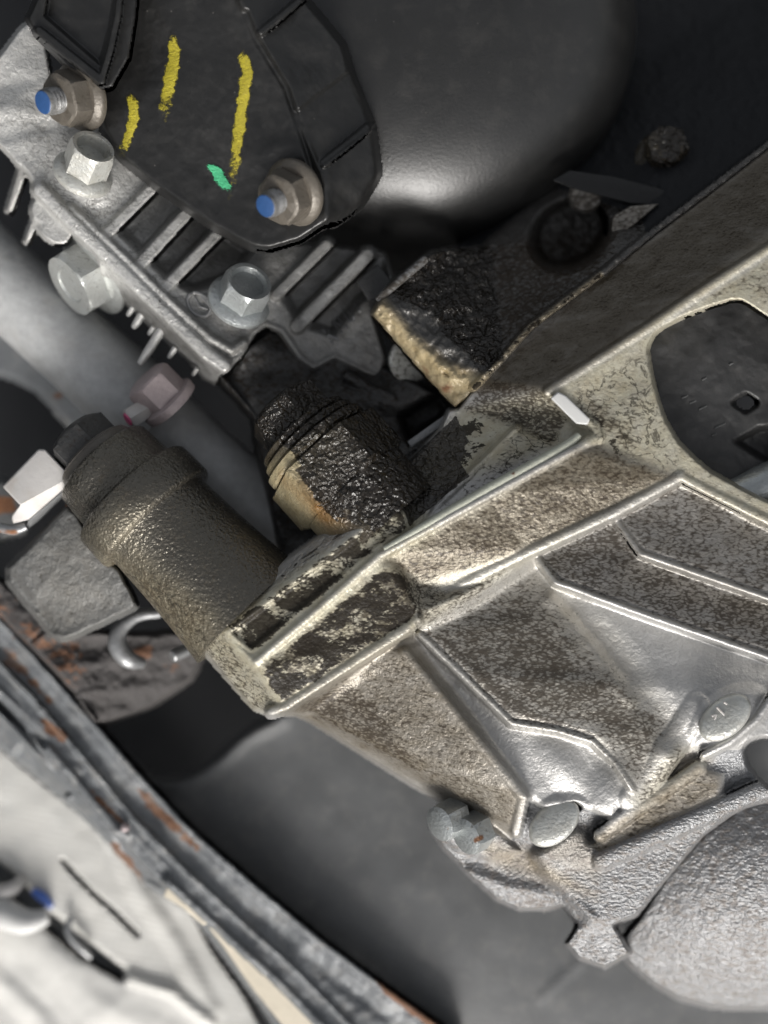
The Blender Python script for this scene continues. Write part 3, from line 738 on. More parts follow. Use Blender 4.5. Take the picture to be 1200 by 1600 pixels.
def mark(name, mat, pts, w, seed):
    """a thin smear of wax lying on the plate"""
    V = []; F = []; rr = random.Random(seed); n = 26
    for i in range(n):
        t = i / (n - 1) * (len(pts) - 1); k = min(int(t), len(pts) - 2); f = t - k
        x = pts[k][0] + (pts[k + 1][0] - pts[k][0]) * f; y = pts[k][1] + (pts[k + 1][1] - pts[k][1]) * f
        wid = w * min(1, (i + 1.2) / 4, (n - i + .2) / 5) * (0.85 + .3 * rr.random())
        z = ZB.z(x, y); wid *= 1.2
        for dx, hz in ((-wid, .3), (-wid * .5, 1.6 + rr.random()), (0, 2 + rr.random()), (wid * .5, 1.6 + rr.random()), (wid, .3)):
            jx = (rr.random() - .5) * 1.6
            V.append(tuple(P(x + dx + jx, y + dx * .15, ZB.z(x + dx, y) + hz)))
    for i in range(n - 1):
        for j in range(4): F.append((i * 5 + j, i * 5 + 5 + j, i * 5 + 6 + j, i * 5 + 1 + j))
    cov = [min(1.0, (i + .3) / 5, (n - 1 - i + .3) / 9) * q for i in range(n) for q in (0.0, .8, 1.0, .8, 0.0)]
    return mesh_obj(name, V, F, mat, bk, sharp=0, attrs={'cover': cov})
mark('crayon_mark', M_yellow, [(270, 50), (272, 95), (263, 140), (252, 200)], 10.5, 1)
mark('crayon_mark', M_yellow, [(376, 70), (386, 110), (378, 170), (370, 230), (356, 330)], 10.5, 2)
mark('crayon_mark', M_yellow, [(204, 138), (210, 180), (202, 210), (187, 252)], 9, 3)
mark('paint_dot', M_green, [(330, 254), (345, 280), (360, 304)], 12, 4)
flange_nut('brown flange nut with blue stud tip at the corner of the gear case', (130, 150, -2), (-0.56, -0.40, 0.73))
flange_nut('brown flange nut with blue stud tip beside the green paint dot', (462, 300, 44), (-0.52, -0.48, 0.72))

# ------------------------------------------------------------------ black canister
can = thing('black_canister', 'large smooth black rounded canister bulging above the oily block', 'canister', (640, 30, -200))
prof = []
for i in range(25):
    t = i / 24 * math.pi / 2
    prof.append((205 * math.sin(t) ** (2 / 2.5), max(352 * math.cos(t) ** (2 / 2.5), 0.1)))
rev('shell', can, M_can, (636, 50, -300), (0.04, 0.10, 1.0), [(-260, 352), (-120, 352)] + prof, 128, sharp=0)

# ------------------------------------------------------------------ engine block corner behind the rail, oil soaked
c = Cast(560, -60, 1260, 680, 2.5)
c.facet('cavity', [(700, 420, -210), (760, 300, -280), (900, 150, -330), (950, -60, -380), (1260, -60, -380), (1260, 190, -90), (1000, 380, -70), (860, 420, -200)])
c.facet('web', [(752, 378, -150), (860, 290, -240), (1000, 335, -130), (1010, 370, -62), (938, 424, -42), (832, 506, -28), (782, 560, -22), (765, 470, -90)])
c.facet('block_top', [(590, 470, -45), (610, 440, -55), (672, 392, -90), (752, 380, -140), (768, 470, -85), (782, 560, -22), (748, 600, -10), (705, 590, -14), (640, 530, -28), (600, 478, -36)])
c.facet('block_face', [(580, 492, -52), (590, 470, -40), (604, 474, -34), (640, 525, -28), (700, 588, -14), (748, 600, -8), (735, 618, -18), (712, 640, -34), (690, 618, -44), (640, 562, -54)])
c.facet('socket', circ(890, 365, 62, 48, -240, a=-0.6))
c.blur(5)
c.ridge('gasket_bead', [(742, 606, 0), (785, 562, -6), (830, 510, -10), (938, 430, -24), (1010, 372, -40), (1260, 182, -76)], 8, 10)
c.rough(16, 5.0, 61, [(610, 440), (700, 385), (770, 400), (785, 560), (748, 595), (700, 580), (640, 520)])
c.rough(9, 2.2, 62); c.rough(60, 4, 63)
blk = thing('engine_block', 'oil-soaked corner of the engine block beside the long rail', 'engine block', (800, 450, -100))
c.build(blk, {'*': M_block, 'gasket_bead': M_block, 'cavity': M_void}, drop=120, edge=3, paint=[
    ('oil', [(606, 455), (672, 392), (770, 380), (790, 560), (765, 582), (742, 572), (715, 545), (690, 520), (672, 490), (640, 480)], 1.0, 16),
    ('oil', [(850, 250), (1260, -60), (1260, 190), (1000, 375), (900, 330)], .7, 30), ('tint', [(580, 492), (600, 470), (640, 520), (700, 570), (760, 590), (712, 640), (640, 562)], .95, 12),
    ('grime', [(752, 378), (1000, 335), (938, 424), (782, 560)], .55, 30), ('rust', [(640, 545), (690, 590), (740, 600), (712, 640), (660, 590)], .5, 10), ('tint', [(742, 606), (830, 510), (938, 430)], .4, 8, 'line'), ('blotch', [(742, 606), (830, 510), (938, 430)], .5, 10, 'line')])
rev('cap_bolt', None, M_oily, (1038, 250, -190), (-0.15, 0.25, 0.95), [(0, 46), (10, 46), (14, 40), (14, 34, 'h'), (44, 34, 'h'), (48, 28), (48, .1)], 48, 15, [('oil', None, .75, 1), ('tint', [(995, 200), (1020, 200), (1010, 270), (990, 270)], .9, 6)])
tag(bpy.data.objects['cap_bolt'], 'oily black bolt deep in the dark cavity, rust on its end', 'bolt')
o = rev('rust_plug', bpy.data.objects['cap_bolt'], M_rust, (1022, 264, -140), (-0.15, 0.1, 1), [(0, 20), (5, 20), (9, 15), (10, .1)], 24, 0, [('rust', None, .95, 1)])
o.location -= bpy.data.objects['cap_bolt'].location
o = slab('black_strap', None, M_black, [(862, 282, -130), (890, 266, -132), (960, 276, -128), (1030, 294, -122), (1056, 306, -118), (1046, 322, -118), (985, 318, -122), (905, 298, -128)], 12, 3)
tag(o, 'thin glossy black strap crossing the dark cavity below the rusty bolt', 'strap')
o = rev('round_nut', None, M_steel, (915, 305, -185), (-0.1, -0.3, 1), [(0, 27), (10, 27), (16, 22), (17, .1)], 32, 0, [('brown', None, .4, 1), ('grime', None, .45, 1)])
tag(o, 'dull silver round nut half hidden under the black strap', 'nut')
o = slab('shelf_lug', None, M_steel, [(958, 338, -100), (985, 322, -100), (1030, 318, -98), (990, 352, -92), (962, 372, -92), (955, 360, -96)], 14, 4, [('tint', None, .6, 1), ('grime', None, .4, 1)])
tag(o, 'small stained metal lug beside the gasket edge under the strap', 'lug')
o = slab('dark_cap', None, M_dark, [(556, 440, -108), (590, 412, -108), (612, 440, -104), (598, 468, -100), (575, 470, -104)], 30, 4)
tag(o, 'small square black cap between the fins and the oily block', 'cap')
o = tube('seal_ring', None, M_steel, [(590, 470, -52), (604, 456, -50), (632, 432, -58), (664, 405, -75)], 7, 10, [('grime', None, .5, 1)])
tag(o, 'thin dark seal edge along the top of the oily block', 'seal')
o = rev('washer_edge', None, M_zinc, (640, 562, -125), (0.35, -0.2, 0.9), [(0, 36), (6, 36), (9, 32), (9, .1)], 40, 0, [('tint', None, .5, 1), ('grime', None, .35, 1)])
tag(o, 'round pale washer peeking out behind the oily block face', 'washer')

# ------------------------------------------------------------------ black panel seen through the window of the casing
c = Cast(980, 430, 1260, 830, 3)
c.facet('panel', [(980, 430, -40), (1260, 430, -40), (1260, 830, -60), (980, 830, -60)])
c.blur(4); c.bump(1110, 600, 150, 160, 30, 10)
c.step_([(1150, 690), (1185, 670), (1260, 660), (1260, 740), (1190, 715)], -22, 5)
c.rough(30, 1.6, 71)
c.cut([(1142, 629), (1166, 614), (1188, 630), (1166, 645)])
pn = thing('plastic_backing', 'dusty black plastic panel with a square hole inside the casing window', 'panel', (1110, 620, -90))
c.build(pn, plain('dusty plastic', (0.028, 0.028, 0.028), .45, 0, 8, .5, .25, 1.4, .1, (.22, .21, .2)), drop=50, edge=3)
for x, y, l in ((1098, 637, 10), (1125, 665, 14), (1116, 679, 6), (1070, 620, 8), (1082, 628, 8), (1100, 592, 6), (1142, 569, 5)):
    tube('scuff', pn, M_grey, [(x - l * .6, y + l * .3, c.z(x, y) + .5), (x + l * .6, y - l * .3, c.z(x, y) + .2)], 1.5, 6)
o = tube('glare_pipe', None, M_zinc, [(1080, 800, -70), (1150, 775, -62), (1200, 755, -58), (1260, 730, -58)], (20, 30, 34, 34), 24)  # pipe shape added to give the white glare under the window
tag(o, 'bright smooth pipe shape standing in for white glare at the casing window', 'pipe')

# ------------------------------------------------------------------ the bell housing casting
c = Cast(290, 180, 1250, 1530, 2)
base = [(672, 1294, -80), (688, 1262, -80), (760, 1285, -70), (800, 1300, -65), (820, 1240, -55), (850, 1260, -50), (960, 1270, -50), (1000, 1240, -40), (1060, 1160, -30), (1250, 1150, -30), (1250, 1245, -60), (1160, 1262, -60), (1100, 1305, -65), (1040, 1375, -70), (995, 1430, -75),
        (950, 1449, -85), (925, 1442, -88), (905, 1448, -95), (880, 1415, -95), (850, 1422, -105), (810, 1420, -105), (775, 1405, -105), (735, 1370, -100), (690, 1322, -95)]
c.facet('base_lug', base)
c.facet('tab', [(884, 1474, -92), (903, 1444, -80), (925, 1440, -74), (964, 1452, -74), (986, 1490, -80), (946, 1512, -92), (905, 1498, -96)])
c.facet('lower_flange', [(830, 1335, -45), (905, 1292, -40), (940, 1338, -40), (1060, 1285, -40), (1180, 1232, -40), (1250, 1240, -50), (1160, 1262, -50), (1100, 1305, -50), (1040, 1375, -55), (995, 1430, -60), (950, 1448, -62), (922, 1440, -60), (850, 1368, -55)])
c.facet('recess', [(640, 985, -5), (655, 985, -25), (720, 1050, -24), (800, 1128, -30), (870, 1140, -30), (925, 1158, -30), (985, 1232, -32), (960, 1285, -30), (900, 1255, -32), (850, 1265, -32), (815, 1245, -34), (700, 1070, -36)])
c.facet('cone_wall', [(655, 985, 0), (720, 958, -14), (838, 868, -32), (868, 905, -36), (1000, 955, -34), (1250, 1040, -40), (1250, 1090, -22), (1150, 1085, -14), (1095, 1125, -10), (1060, 1160, -12), (1002, 1248, -30), (985, 1232, -14), (960, 1190, -4), (925, 1156, 0), (870, 1140, 0), (800, 1128, 2), (720, 1050, 6)])
c.facet('side_rib#1', [(835, 862, 0), (960, 804, -14), (984, 846, -18), (1000, 866, -18), (1250, 953, -22), (1250, 1042, 14), (1000, 957, 14), (868, 908, 12)])
c.facet('side_rib#2', [(958, 806, 8), (1062, 748, 0), (1100, 765, -6), (1250, 835, -10), (1250, 952, 22), (1000, 863, 20), (985, 845, 16)])
c.facet('flange_web', [(615, 880, 45), (640, 900, 25), (655, 915, 10), (700, 925, 5), (830, 862, 30), (842, 872, -5), (720, 960, -10), (655, 987, 0), (650, 960, 40)])
c.facet('wedge_rib#s', [(600, 1008, 12), (640, 985, -5), (655, 1000, -22), (700, 1070, -36), (832, 1240, -34), (818, 1247, 8), (632, 1018, 20)])
c.facet('wedge_rib', [(440, 1107, 25), (640, 983, 25), (650, 1000, -20), (610, 1008, 12), (500, 1092, -34), (480, 1114, -55), (450, 1116, -30)])
c.facet('wedge_rib', [(480, 1112, -52), (500, 1092, -30), (608, 1008, 14), (634, 1020, 20), (818, 1247, 10), (806, 1300, -48), (800, 1306, -58)])
c.facet('wedge_rib#e', [(455, 1114, -40), (484, 1110, -54), (804, 1302, -60), (796, 1314, -92), (640, 1225, -95), (480, 1124, -92)])
c.facet('upper_rail', [(735, 612, -20), (770, 575, -16), (832, 510, -26), (938, 430, -38), (1250, 192, -78), (1250, 365, 42), (1110, 450, 45), (1000, 525, 45), (858, 612, 45), (800, 600, 12)])
c.facet('window_plate', [(858, 612, 45), (1000, 525, 45), (1110, 450, 45), (1250, 365, 42), (1250, 850, 15), (1100, 767, 28), (1062, 747, 40), (935, 692, 45), (900, 660, 40), (880, 640, 40)])
c.facet('rail_end', [(712, 642, -35), (735, 612, -20), (770, 590, -8), (800, 600, 12), (860, 612, 40), (890, 655, 20), (915, 690, 20), (860, 705, 10), (800, 668, -2), (755, 690, -24)])
c.facet('oily_wall', [(600, 790, 20), (640, 720, -35), (712, 642, -40), (755, 690, -26), (800, 668, -4), (700, 775, 8), (640, 830, 30)])
c.facet('cracked_pad', [(625, 842, 34), (668, 806, 24), (700, 776, 22), (808, 670, 20), (862, 690, 16), (892, 696, 22), (760, 772, 40), (600, 868, 52)])
c.facet('flange_top', [(305, 1004, 5), (430, 885, 0), (540, 805, 0), (600, 770, 5), (632, 786, 48), (600, 792, 52), (540, 840, 56), (345, 986, 54)])
c.facet('flange_pad', [(345, 986, 56), (540, 840, 59), (600, 790, 55), (635, 795, 54), (642, 828, 54), (592, 866, 57), (395, 1030, 55)])
c.facet('flange_end', [(304, 1004, -5), (318, 988, 20), (345, 986, 46), (395, 1030, 58), (405, 1046, 58), (442, 1104, 38), (418, 1117, 15), (395, 1107, -5)])
c.facet('flange_wall#l', [(395, 1030, 60), (592, 866, 62), (622, 880, 48), (657, 955, 40), (642, 978, 36), (440, 1107, 40), (405, 1046, 60)])
c.facet('flange_wall#r', [(592, 866, 62), (760, 770, 62), (890, 698, 60), (935, 690, 46), (1062, 747, 40), (960, 800, 30), (832, 862, 22), (700, 926, 2), (655, 915, 8), (640, 900, 24), (615, 880, 45)])
c.facet('channel', [(918, 1322, -40), (1000, 1262, -34), (1088, 1198, -26), (1132, 1208, -26), (1130, 1248, -30), (960, 1340, -38)])
c.facet('rail_end', [(590, 872, 20), (700, 640, -30), (870, 600, 30), (950, 690, 38), (900, 725, 40)], 'under')
c.facet('boss_pad', [(1060, 1162, -12), (1095, 1125, -11), (1150, 1085, -15), (1250, 1088, -22), (1250, 1165, -24), (1060, 1175, -22)], 'max')
c.close(5)
c.blur(5.5)
c.step_([(362, 988), (545, 850), (600, 808), (626, 826), (588, 852), (392, 1012)], -7, 4)
# beads and worn edges
c.ridge('edge_bead#a', [(400, 1034, 66), (500, 950, 67), (592, 869, 68), (760, 776, 68), (892, 704, 66), (918, 690, 62)], 6, 8)
c.ridge('edge_bead#b', [(424, 1112, 40), (445, 1104, 46), (560, 1030, 46), (635, 982, 46), (652, 966, 44)], 8, 9)
c.ridge('edge_bead#c', [(684, 930, 2), (720, 912, 14), (832, 858, 32), (960, 800, 42), (1062, 744, 48)], 9, 10)
c.ridge('edge_bead#d', [(840, 872, 8), (868, 910, 18), (1000, 958, 19), (1250, 1044, 18)], 5, 6)
c.ridge('edge_bead#e', [(962, 812, 14), (1000, 865, 25), (1250, 952, 27)], 5, 6)
c.ridge('edge_bead#f', [(856, 612, 48), (1000, 520, 50), (1110, 446, 50), (1250, 358, 46)], 7, 8)
c.ridge('edge_bead#g', [(1062, 744, 48), (1100, 764, 36), (1250, 838, 24)], 7, 8)
c.ridge('edge_bead#h', [(668, 812, 30), (702, 774, 30), (810, 668, 27)], 5, 6)
c.ridge('edge_bead#i', [(918, 690, 62), (936, 684, 56), (930, 664, 52), (915, 655, 50)], 7, 8)
c.ridge('edge_bead#j', [(655, 990, 6), (720, 1052, 9), (800, 1130, 6), (870, 1141, 4), (925, 1158, 4), (962, 1192, 0), (988, 1232, -8)], 5, 6)
c.ridge('edge_bead#k', [(632, 1020, 23), (818, 1246, 14), (806, 1300, -40)], 7, 6)
c.ridge('lower_flange#bead', [(940, 1344, -30), (1060, 1291, -24), (1185, 1236, -22), (1250, 1220, -20)], 16, 12)
c.ridge('cone_wall#crest', [(1088, 1105, -2), (1040, 1175, 0), (990, 1248, -22)], 26, 16)
c.ridge('edge_bead#l', [(345, 986, 50), (365, 1003, 55), (395, 1032, 62)], 5, 6)
c.add([(890, 950), (960, 1020), (1020, 1100), (1050, 1150)], 40, -9); c.add([(860, 935), (925, 1010), (985, 1095)], 16, 4)
c.ridge('channel_ridge', [(938, 1304, -27), (1010, 1254, -22), (1092, 1198, -18)], 12, 8)
c.bump(1142, 1128, 70, 48, -38, 20, .6); c.bump(868, 1292, 60, 42, -38, 18, .6)
c.ridge('boss_edge', [(1100, 1180, 2), (1140, 1160, 5), (1182, 1125, 6), (1210, 1085, 4)], 8, 12)
c.bump(960, 1240, 50, 60, 30, 14); c.bump(880, 1200, 60, 34, 50, 10)
c.step_([(690, 1262), (770, 1290), (812, 1330), (770, 1345), (715, 1330), (676, 1300)], 16, 6)
c.add([(735, 1365), (790, 1388), (860, 1398), (920, 1436)], 20, 9)
c.blur(1.4)
c.cut([(1013, 545), (1022, 524), (1036, 513), (1062, 499), (1110, 481), (1146, 470), (1160, 472), (1250, 530), (1250, 812), (1200, 782), (1150, 757), (1110, 735), (1082, 712), (1058, 686), (1040, 655), (1028, 622), (1018, 580)])
c.cut([(1162, 1170), (1172, 1158), (1190, 1153), (1260, 1150), (1260, 1240), (1210, 1236), (1186, 1218), (1168, 1195)])
c.cut([(560, 900), (598, 772), (632, 735), (680, 690), (710, 645), (640, 600), (500, 760)], -400)
c.rough(10, 0.3, 81); c.rough(60, 0.9, 82)
lowfoot = [(660, 1250), (800, 1310), (900, 1260), (1000, 1300), (1250, 1200), (1250, 1540), (660, 1540)]
c.rough(10, 0.8, 83, [(690, 1330), (780, 1380), (900, 1400), (960, 1450), (1100, 1290), (1250, 1240), (1250, 1540), (660, 1540)])
paint = [
    ('tint', [(300, 990), (640, 780), (700, 830), (640, 900), (655, 985), (440, 1112), (390, 1110)], .9, 14), ('tint', [(600, 860), (930, 690), (1070, 745), (840, 870), (655, 985)], .6, 14),
    ('tint', [(600, 790), (720, 640), (870, 600), (1250, 340), (1250, 850), (1060, 750), (900, 690)], .85, 14),
    ('tint', [(440, 1112), (640, 985), (820, 1245), (800, 1310)], .1, 20), ('tint', [(655, 985), (840, 870), (960, 990), (1060, 1150), (990, 1240), (925, 1150), (800, 1125)], .25, 40),
    ('tint', [(985, 1250), (1060, 1160), (1110, 1190), (1000, 1280)], .55, 20),
    ('tint', [(745, 1310), (830, 1330), (930, 1400), (860, 1380), (770, 1350)], .8, 16), ('tint', [(830, 1330), (905, 1290), (940, 1340), (930, 1380)], .4, 16),
    ('grime', lowfoot, .34, 30),
    ('grime', [(300, 1000), (345, 985), (440, 1105), (395, 1110)], .36, 8), ('vein', [(300, 1000), (345, 985), (440, 1105), (395, 1110)], .5, 8), ('grime', [(860, 612), (1250, 360), (1250, 850), (1060, 745), (935, 692)], .22, 14),
    # oil blotches on the flange pad
    ('blotch', [(352, 980), (545, 838), (600, 796), (632, 792), (640, 826), (590, 858), (392, 1024)], .55, 7),
    ('grime', [(355, 985), (545, 845), (628, 800), (632, 826), (392, 1018)], .34, 6),
    ('blotch', [(405, 1046), (600, 886), (640, 900), (655, 950), (640, 972), (440, 1098)], .60, 9), ('grime', [(405, 1046), (600, 886), (640, 900), (655, 950), (640, 972), (440, 1098)], .60, 9),
    ('blotch', [(560, 910), (640, 905), (655, 950), (600, 985), (540, 960)], .5, 12),
    ('oil', [(310, 1000), (430, 900), (540, 812), (600, 780), (545, 835), (345, 984)], .55, 8), ('oil', [(590, 790), (640, 715), (712, 650), (735, 690), (720, 720), (735, 745), (690, 780), (640, 825), (628, 800)], 1.0, 9),
    ('blotch', [(690, 680), (740, 650), (790, 670), (740, 730), (700, 770)], .5, 10), ('vein', [(680, 800), (810, 670), (890, 690), (760, 770)], .9, 10), ('grime', [(690, 800), (810, 675), (870, 695), (740, 780)], .32, 8),
    ('grime', [(600, 880), (890, 705), (930, 695), (1060, 745), (830, 860), (660, 915)], .38, 14), ('vein', [(700, 870), (900, 720), (1050, 745), (830, 860)], .3, 20), ('brown', [(600, 880), (890, 710), (935, 697), (1055, 745), (830, 855), (660, 912)], 1.0, 14), ('film', [(600, 880), (890, 710), (935, 697), (1055, 745), (830, 855), (660, 912)], .45, 20), ('brown', [(655, 985), (840, 870), (960, 990), (1060, 1150), (990, 1240), (925, 1150), (800, 1125)], .3, 40), ('brown', [(840, 872), (960, 808), (1062, 750), (1250, 838), (1250, 1040), (868, 908)], .4, 14), ('brown', [(925, 1310), (1090, 1195), (1128, 1210), (1122, 1246), (960, 1340), (930, 1335)], .9, 8),
    ('grime', [(620, 885), (700, 925), (830, 865), (720, 955), (655, 985)], .38, 10), ('vein', [(620, 885), (700, 925), (655, 985)], .7, 14),
    ('grime', [(660, 985), (760, 930), (830, 900), (900, 990), (985, 1080), (1050, 1120), (1000, 1225), (925, 1150), (800, 1124)], .51, 44), ('grime', [(655, 985), (700, 985), (830, 1100), (925, 1140), (930, 1156), (800, 1126)], .60, 16),
    ('grime', [(840, 872), (960, 808), (1000, 866), (1250, 952), (1250, 1040), (868, 908)], .45, 14), ('grime', [(965, 806), (1062, 750), (1250, 838), (1250, 950), (1000, 860)], .41, 12),
    ('grime', [(440, 1110), (600, 1012), (640, 1020), (810, 1250), (800, 1305), (490, 1115)], .34, 20), ('grime', [(455, 1105), (540, 1055), (600, 1100), (660, 1215), (490, 1118)], .52, 20), ('brown', [(440, 1112), (640, 985), (820, 1245), (800, 1310)], .8, 16), ('film', [(440, 1112), (600, 1010), (760, 1150), (800, 1290)], .45, 50),
    ('grime', [(735, 612), (938, 430), (1250, 192), (1250, 320), (1110, 430), (1000, 505), (850, 600)], .22, 22), ('film', [(735, 612), (938, 430), (1250, 192), (1250, 330), (1000, 510), (850, 605)], .95, 14), ('brown', [(735, 612), (938, 430), (1250, 192), (1250, 350), (1000, 520), (855, 610)], 1.0, 12),
    ('vein', [(890, 620), (1010, 545), (1030, 640), (1060, 745), (935, 690)], .8, 14), ('grime', [(880, 640), (935, 620), (985, 660), (1000, 720), (950, 690)], .45, 20), ('blotch', [(910, 650), (960, 660), (1010, 735), (960, 715)], .42, 14),
    ('grime', [(1000, 520), (1110, 455), (1250, 380), (1250, 470), (1150, 455), (1040, 500)], .38, 12),
    ('rust', [(935, 690), (985, 690), (1020, 745), (990, 745)], .35, 14), ('rust', [(800, 728), (830, 735), (812, 752), (795, 748)], .5, 8), ('rust', [(395, 1075), (440, 1100), (420, 1115), (395, 1100)], .35, 8),
    ('grime', [(930, 1312), (1090, 1205), (1125, 1213), (1122, 1240), (960, 1332)], .35, 8), ('grime', [(985, 1245), (1060, 1165), (1080, 1190), (1000, 1260)], .42, 14),
    ('grime', [(712, 642), (770, 590), (860, 612), (890, 655), (860, 700), (800, 665)], .5, 10), ('vein', [(740, 640), (840, 620), (880, 690), (800, 665)], .6, 10),
]
# crests rub clean
for ln, w, k in (([(424, 1112), (445, 1104), (560, 1030), (635, 982)], 11, .2), ([(700, 922), (832, 858), (960, 800), (1062, 744)], 13, .25), ([(868, 910), (1000, 958), (1250, 1044)], 6, .15), ([(1000, 865), (1250, 952)], 6, .15), ([(856, 614), (1000, 528), (1250, 368)], 8, .35), ([(400, 1034), (592, 869), (760, 776), (892, 704)], 8, .3)):
    paint.append(('grime', ln, k, w, 'linemul')); paint.append(('tint', ln, .6, w, 'linemul'))
bell = thing('bell_housing', 'stained cast aluminium bell housing with flange and ribs', 'casting', (760, 1000, -100))
c.build(bell, {'*': M_case, 'tab': M_rough, 'base_lug': M_rough, 'lower_flange': M_rough}, drop=130, edge=3, paint=paint)
ZM = c
# gasket edge and white patch
tube('gasket_edge', bell, M_gasket, [(600, 858, 60), (680, 812, 58), (760, 766, 56), (840, 722, 54), (885, 696, 52), (905, 680, 50)], (4, 7, 8, 8, 8, 5), 10, [('rust', [(795, 720), (850, 725), (850, 745), (800, 760)], .6, 8)])
slab('white_patch', bell, M_white_bright, [(860, 622, 50), (872, 612, 52), (884, 618, 52), (922, 655, 52), (918, 664, 50), (900, 662, 50)], 10, 3)

# rough dome at the lower right
c = Cast(940, 1230, 1280, 1600, 2.5)
c.flat('shell', [(1280, 1225), (1160, 1258), (1100, 1300), (1040, 1370), (1000, 1432), (962, 1478), (985, 1508), (1020, 1536), (1060, 1560), (1110, 1573), (1160, 1577), (1280, 1572)], 0)
c.H = -62 - 90 * (np.clip(1260 - c.X, 0, 400) / 300) ** 2 - 130 * (np.clip(c.Y - 1370, 0, 400) / 200) ** 2.4 - 40 * (np.clip(1370 - c.Y, 0, 400) / 140) ** 2
c.rough(9, 0.8, 91); c.rough(60, 2, 92)
dome = thing('cover_dome', 'rough cast aluminium dome below the bell housing', 'cover', (1120, 1450, -120))
c.build(dome, M_rough, drop=110, edge=4, paint=[('grime', None, .33, 1)])

# oval sealing plugs and bolts in the casting
def plug(label, x, y, spin, l, w, marks=False):
    z = ZM.z(x, y) + 4
    t = thing('core_plug', label, 'plug', (x, y, z), 'domed plugs in the bell housing')
    V = []; F = []; n = 40; a = math.radians(spin)
    prof = [(1.0, -14), (1.0, 5), (.97, 10), (.88, 14), (.7, 16.5), (.4, 18), (.02, 18.5)]
    for r, h in prof:
        for i in range(n):
            th = 2 * math.pi * i / n; u, v = l * r * math.cos(th), w * r * math.sin(th)
            V.append(tuple(P(x + u * math.cos(a) - v * math.sin(a), y + u * math.sin(a) + v * math.cos(a), z + h + .25 * v)))
    for j in range(len(prof) - 1):
        for i in range(n): F.append((j * n + i, j * n + (i + 1) % n, (j + 1) * n + (i + 1) % n, (j + 1) * n + i))
    mesh_obj('domed_face', V, F, M_zinc, t, [('grime', None, .12, 1), ('tint', None, .5, 1)], 50)
    if marks:
        for sg in ([(1112, 1119), (1119, 1117), (1116, 1124)], [(1120, 1105), (1132, 1117)], [(1131, 1097), (1136, 1100)]):
            tube('stamped_mark', t, M_white, [(p[0], p[1], z + 18.0) for p in sg], 1.8, 6, sub=2)
plug('oval zinc plug with stamped marks by the dark hole at the right', 1133, 1121, -40, 47, 30, True)
plug('oval zinc plug in the lower foot of the bell housing', 866, 1286, -42, 46, 30)
zt = thing('zinc_stud', 'paired zinc hex studs with rust on the lower lug of the bell housing', 'stud', (712, 1288, -60))
rev('end', zt, M_zinc, (706, 1278, -56), (-0.62, -0.12, 0.6), [(-14, 30, 'h'), (20, 30, 'h'), (28, 27), (31, 20), (31, .1)], 48, 5, [('rust', [(676, 1290), (705, 1288), (705, 1302), (680, 1304)], .7, 7), ('grime', None, .15, 1)])
rev('collar', zt, M_zinc, (742, 1300, -46), (-0.62, -0.12, 0.6), [(-14, 31, 'h'), (14, 31, 'h'), (21, 28), (24, 21), (24, .1)], 48, 12, [('rust', [(735, 1306), (758, 1296), (760, 1312), (735, 1322)], .7, 7), ('grime', None, .15, 1)])

# ------------------------------------------------------------------ bushing boss with its black bolt and grey arm
bs = thing('bushing_boss', 'greasy black stepped round boss between hex bolt and casting flange', 'boss', (270, 840, -60))
ax = Vector((0.70, -0.71, 0.06)).normalized()
bp = [('grime', None, .2, 1), ('tint', [(150, 850), (230, 880), (350, 970), (320, 1040), (160, 960)], .9, 26), ('vein', [(150, 850), (230, 880), (350, 970), (320, 1040), (160, 960)], .8, 26), ('grime', [(160, 850), (340, 950), (310, 1030), (150, 940)], .42, 24), ('tint', [(120, 830), (190, 790), (240, 780), (200, 850), (165, 875)], .45, 16)]
rev('body', bs, M_bush, (160, 722, -70), ax, [(-4, 70), (0, 80), (4, 84), (30, 86), (62, 88), (65, 91), (68, 104), (72, 107), (100, 108), (122, 108), (126, 106), (129, 95), (134, 93), (200, 96), (260, 100), (300, 104), (330, 108)], 96, 0, bp, sharp=50)
rev('washer', bs, M_nut, (160, 722, -70), ax, [(-16, 62), (-14, 66), (-5, 68), (-2, 68)], 64)
hb = thing('black_hex_bolt', 'black hex bolt head at the end of the greasy boss', 'bolt', (132, 690, -60))
rev('head', hb, M_dark, (160, 722, -70), ax, [(-66, 40), (-62, 50, 'h', 46), (-56, 54, 'h'), (-20, 54, 'h'), (-16, 54, 'h')], 60, 8, [('grime', None, .2, 1)])
rev('flange', hb, M_nut, (160, 722, -70), ax, [(-22, 58), (-18, 64), (-15, 64)], 56)

c = Cast(-10, 770, 250, 1020, 2)
c.facet('plate', [(12, 908, -100), (14, 886, -92), (30, 868, -85), (60, 840, -75), (104, 792, -65), (118, 800, -60), (136, 830, -58), (152, 862, -58), (185, 888, -60), (205, 925, -65), (215, 948, -72), (186, 962, -80), (118, 994, -95), (98, 1000, -102), (78, 990, -108), (60, 966, -108), (40, 944, -108)])
c.blur(6)
c.add([(15, 900), (45, 940), (62, 952), (78, 985)], 16, -10); 
c.rough(14, 1.0, 101); c.rough(70, 3, 102)
arm = thing('cast_arm', 'pitted grey cast arm plate under the white clip', 'arm', (100, 900, -90))
c.build(arm, M_grey, drop=60, edge=4, paint=[('tint', [(60, 860), (130, 810), (180, 940), (110, 990), (60, 960)], .5, 30), ('grime', None, .15, 1)])

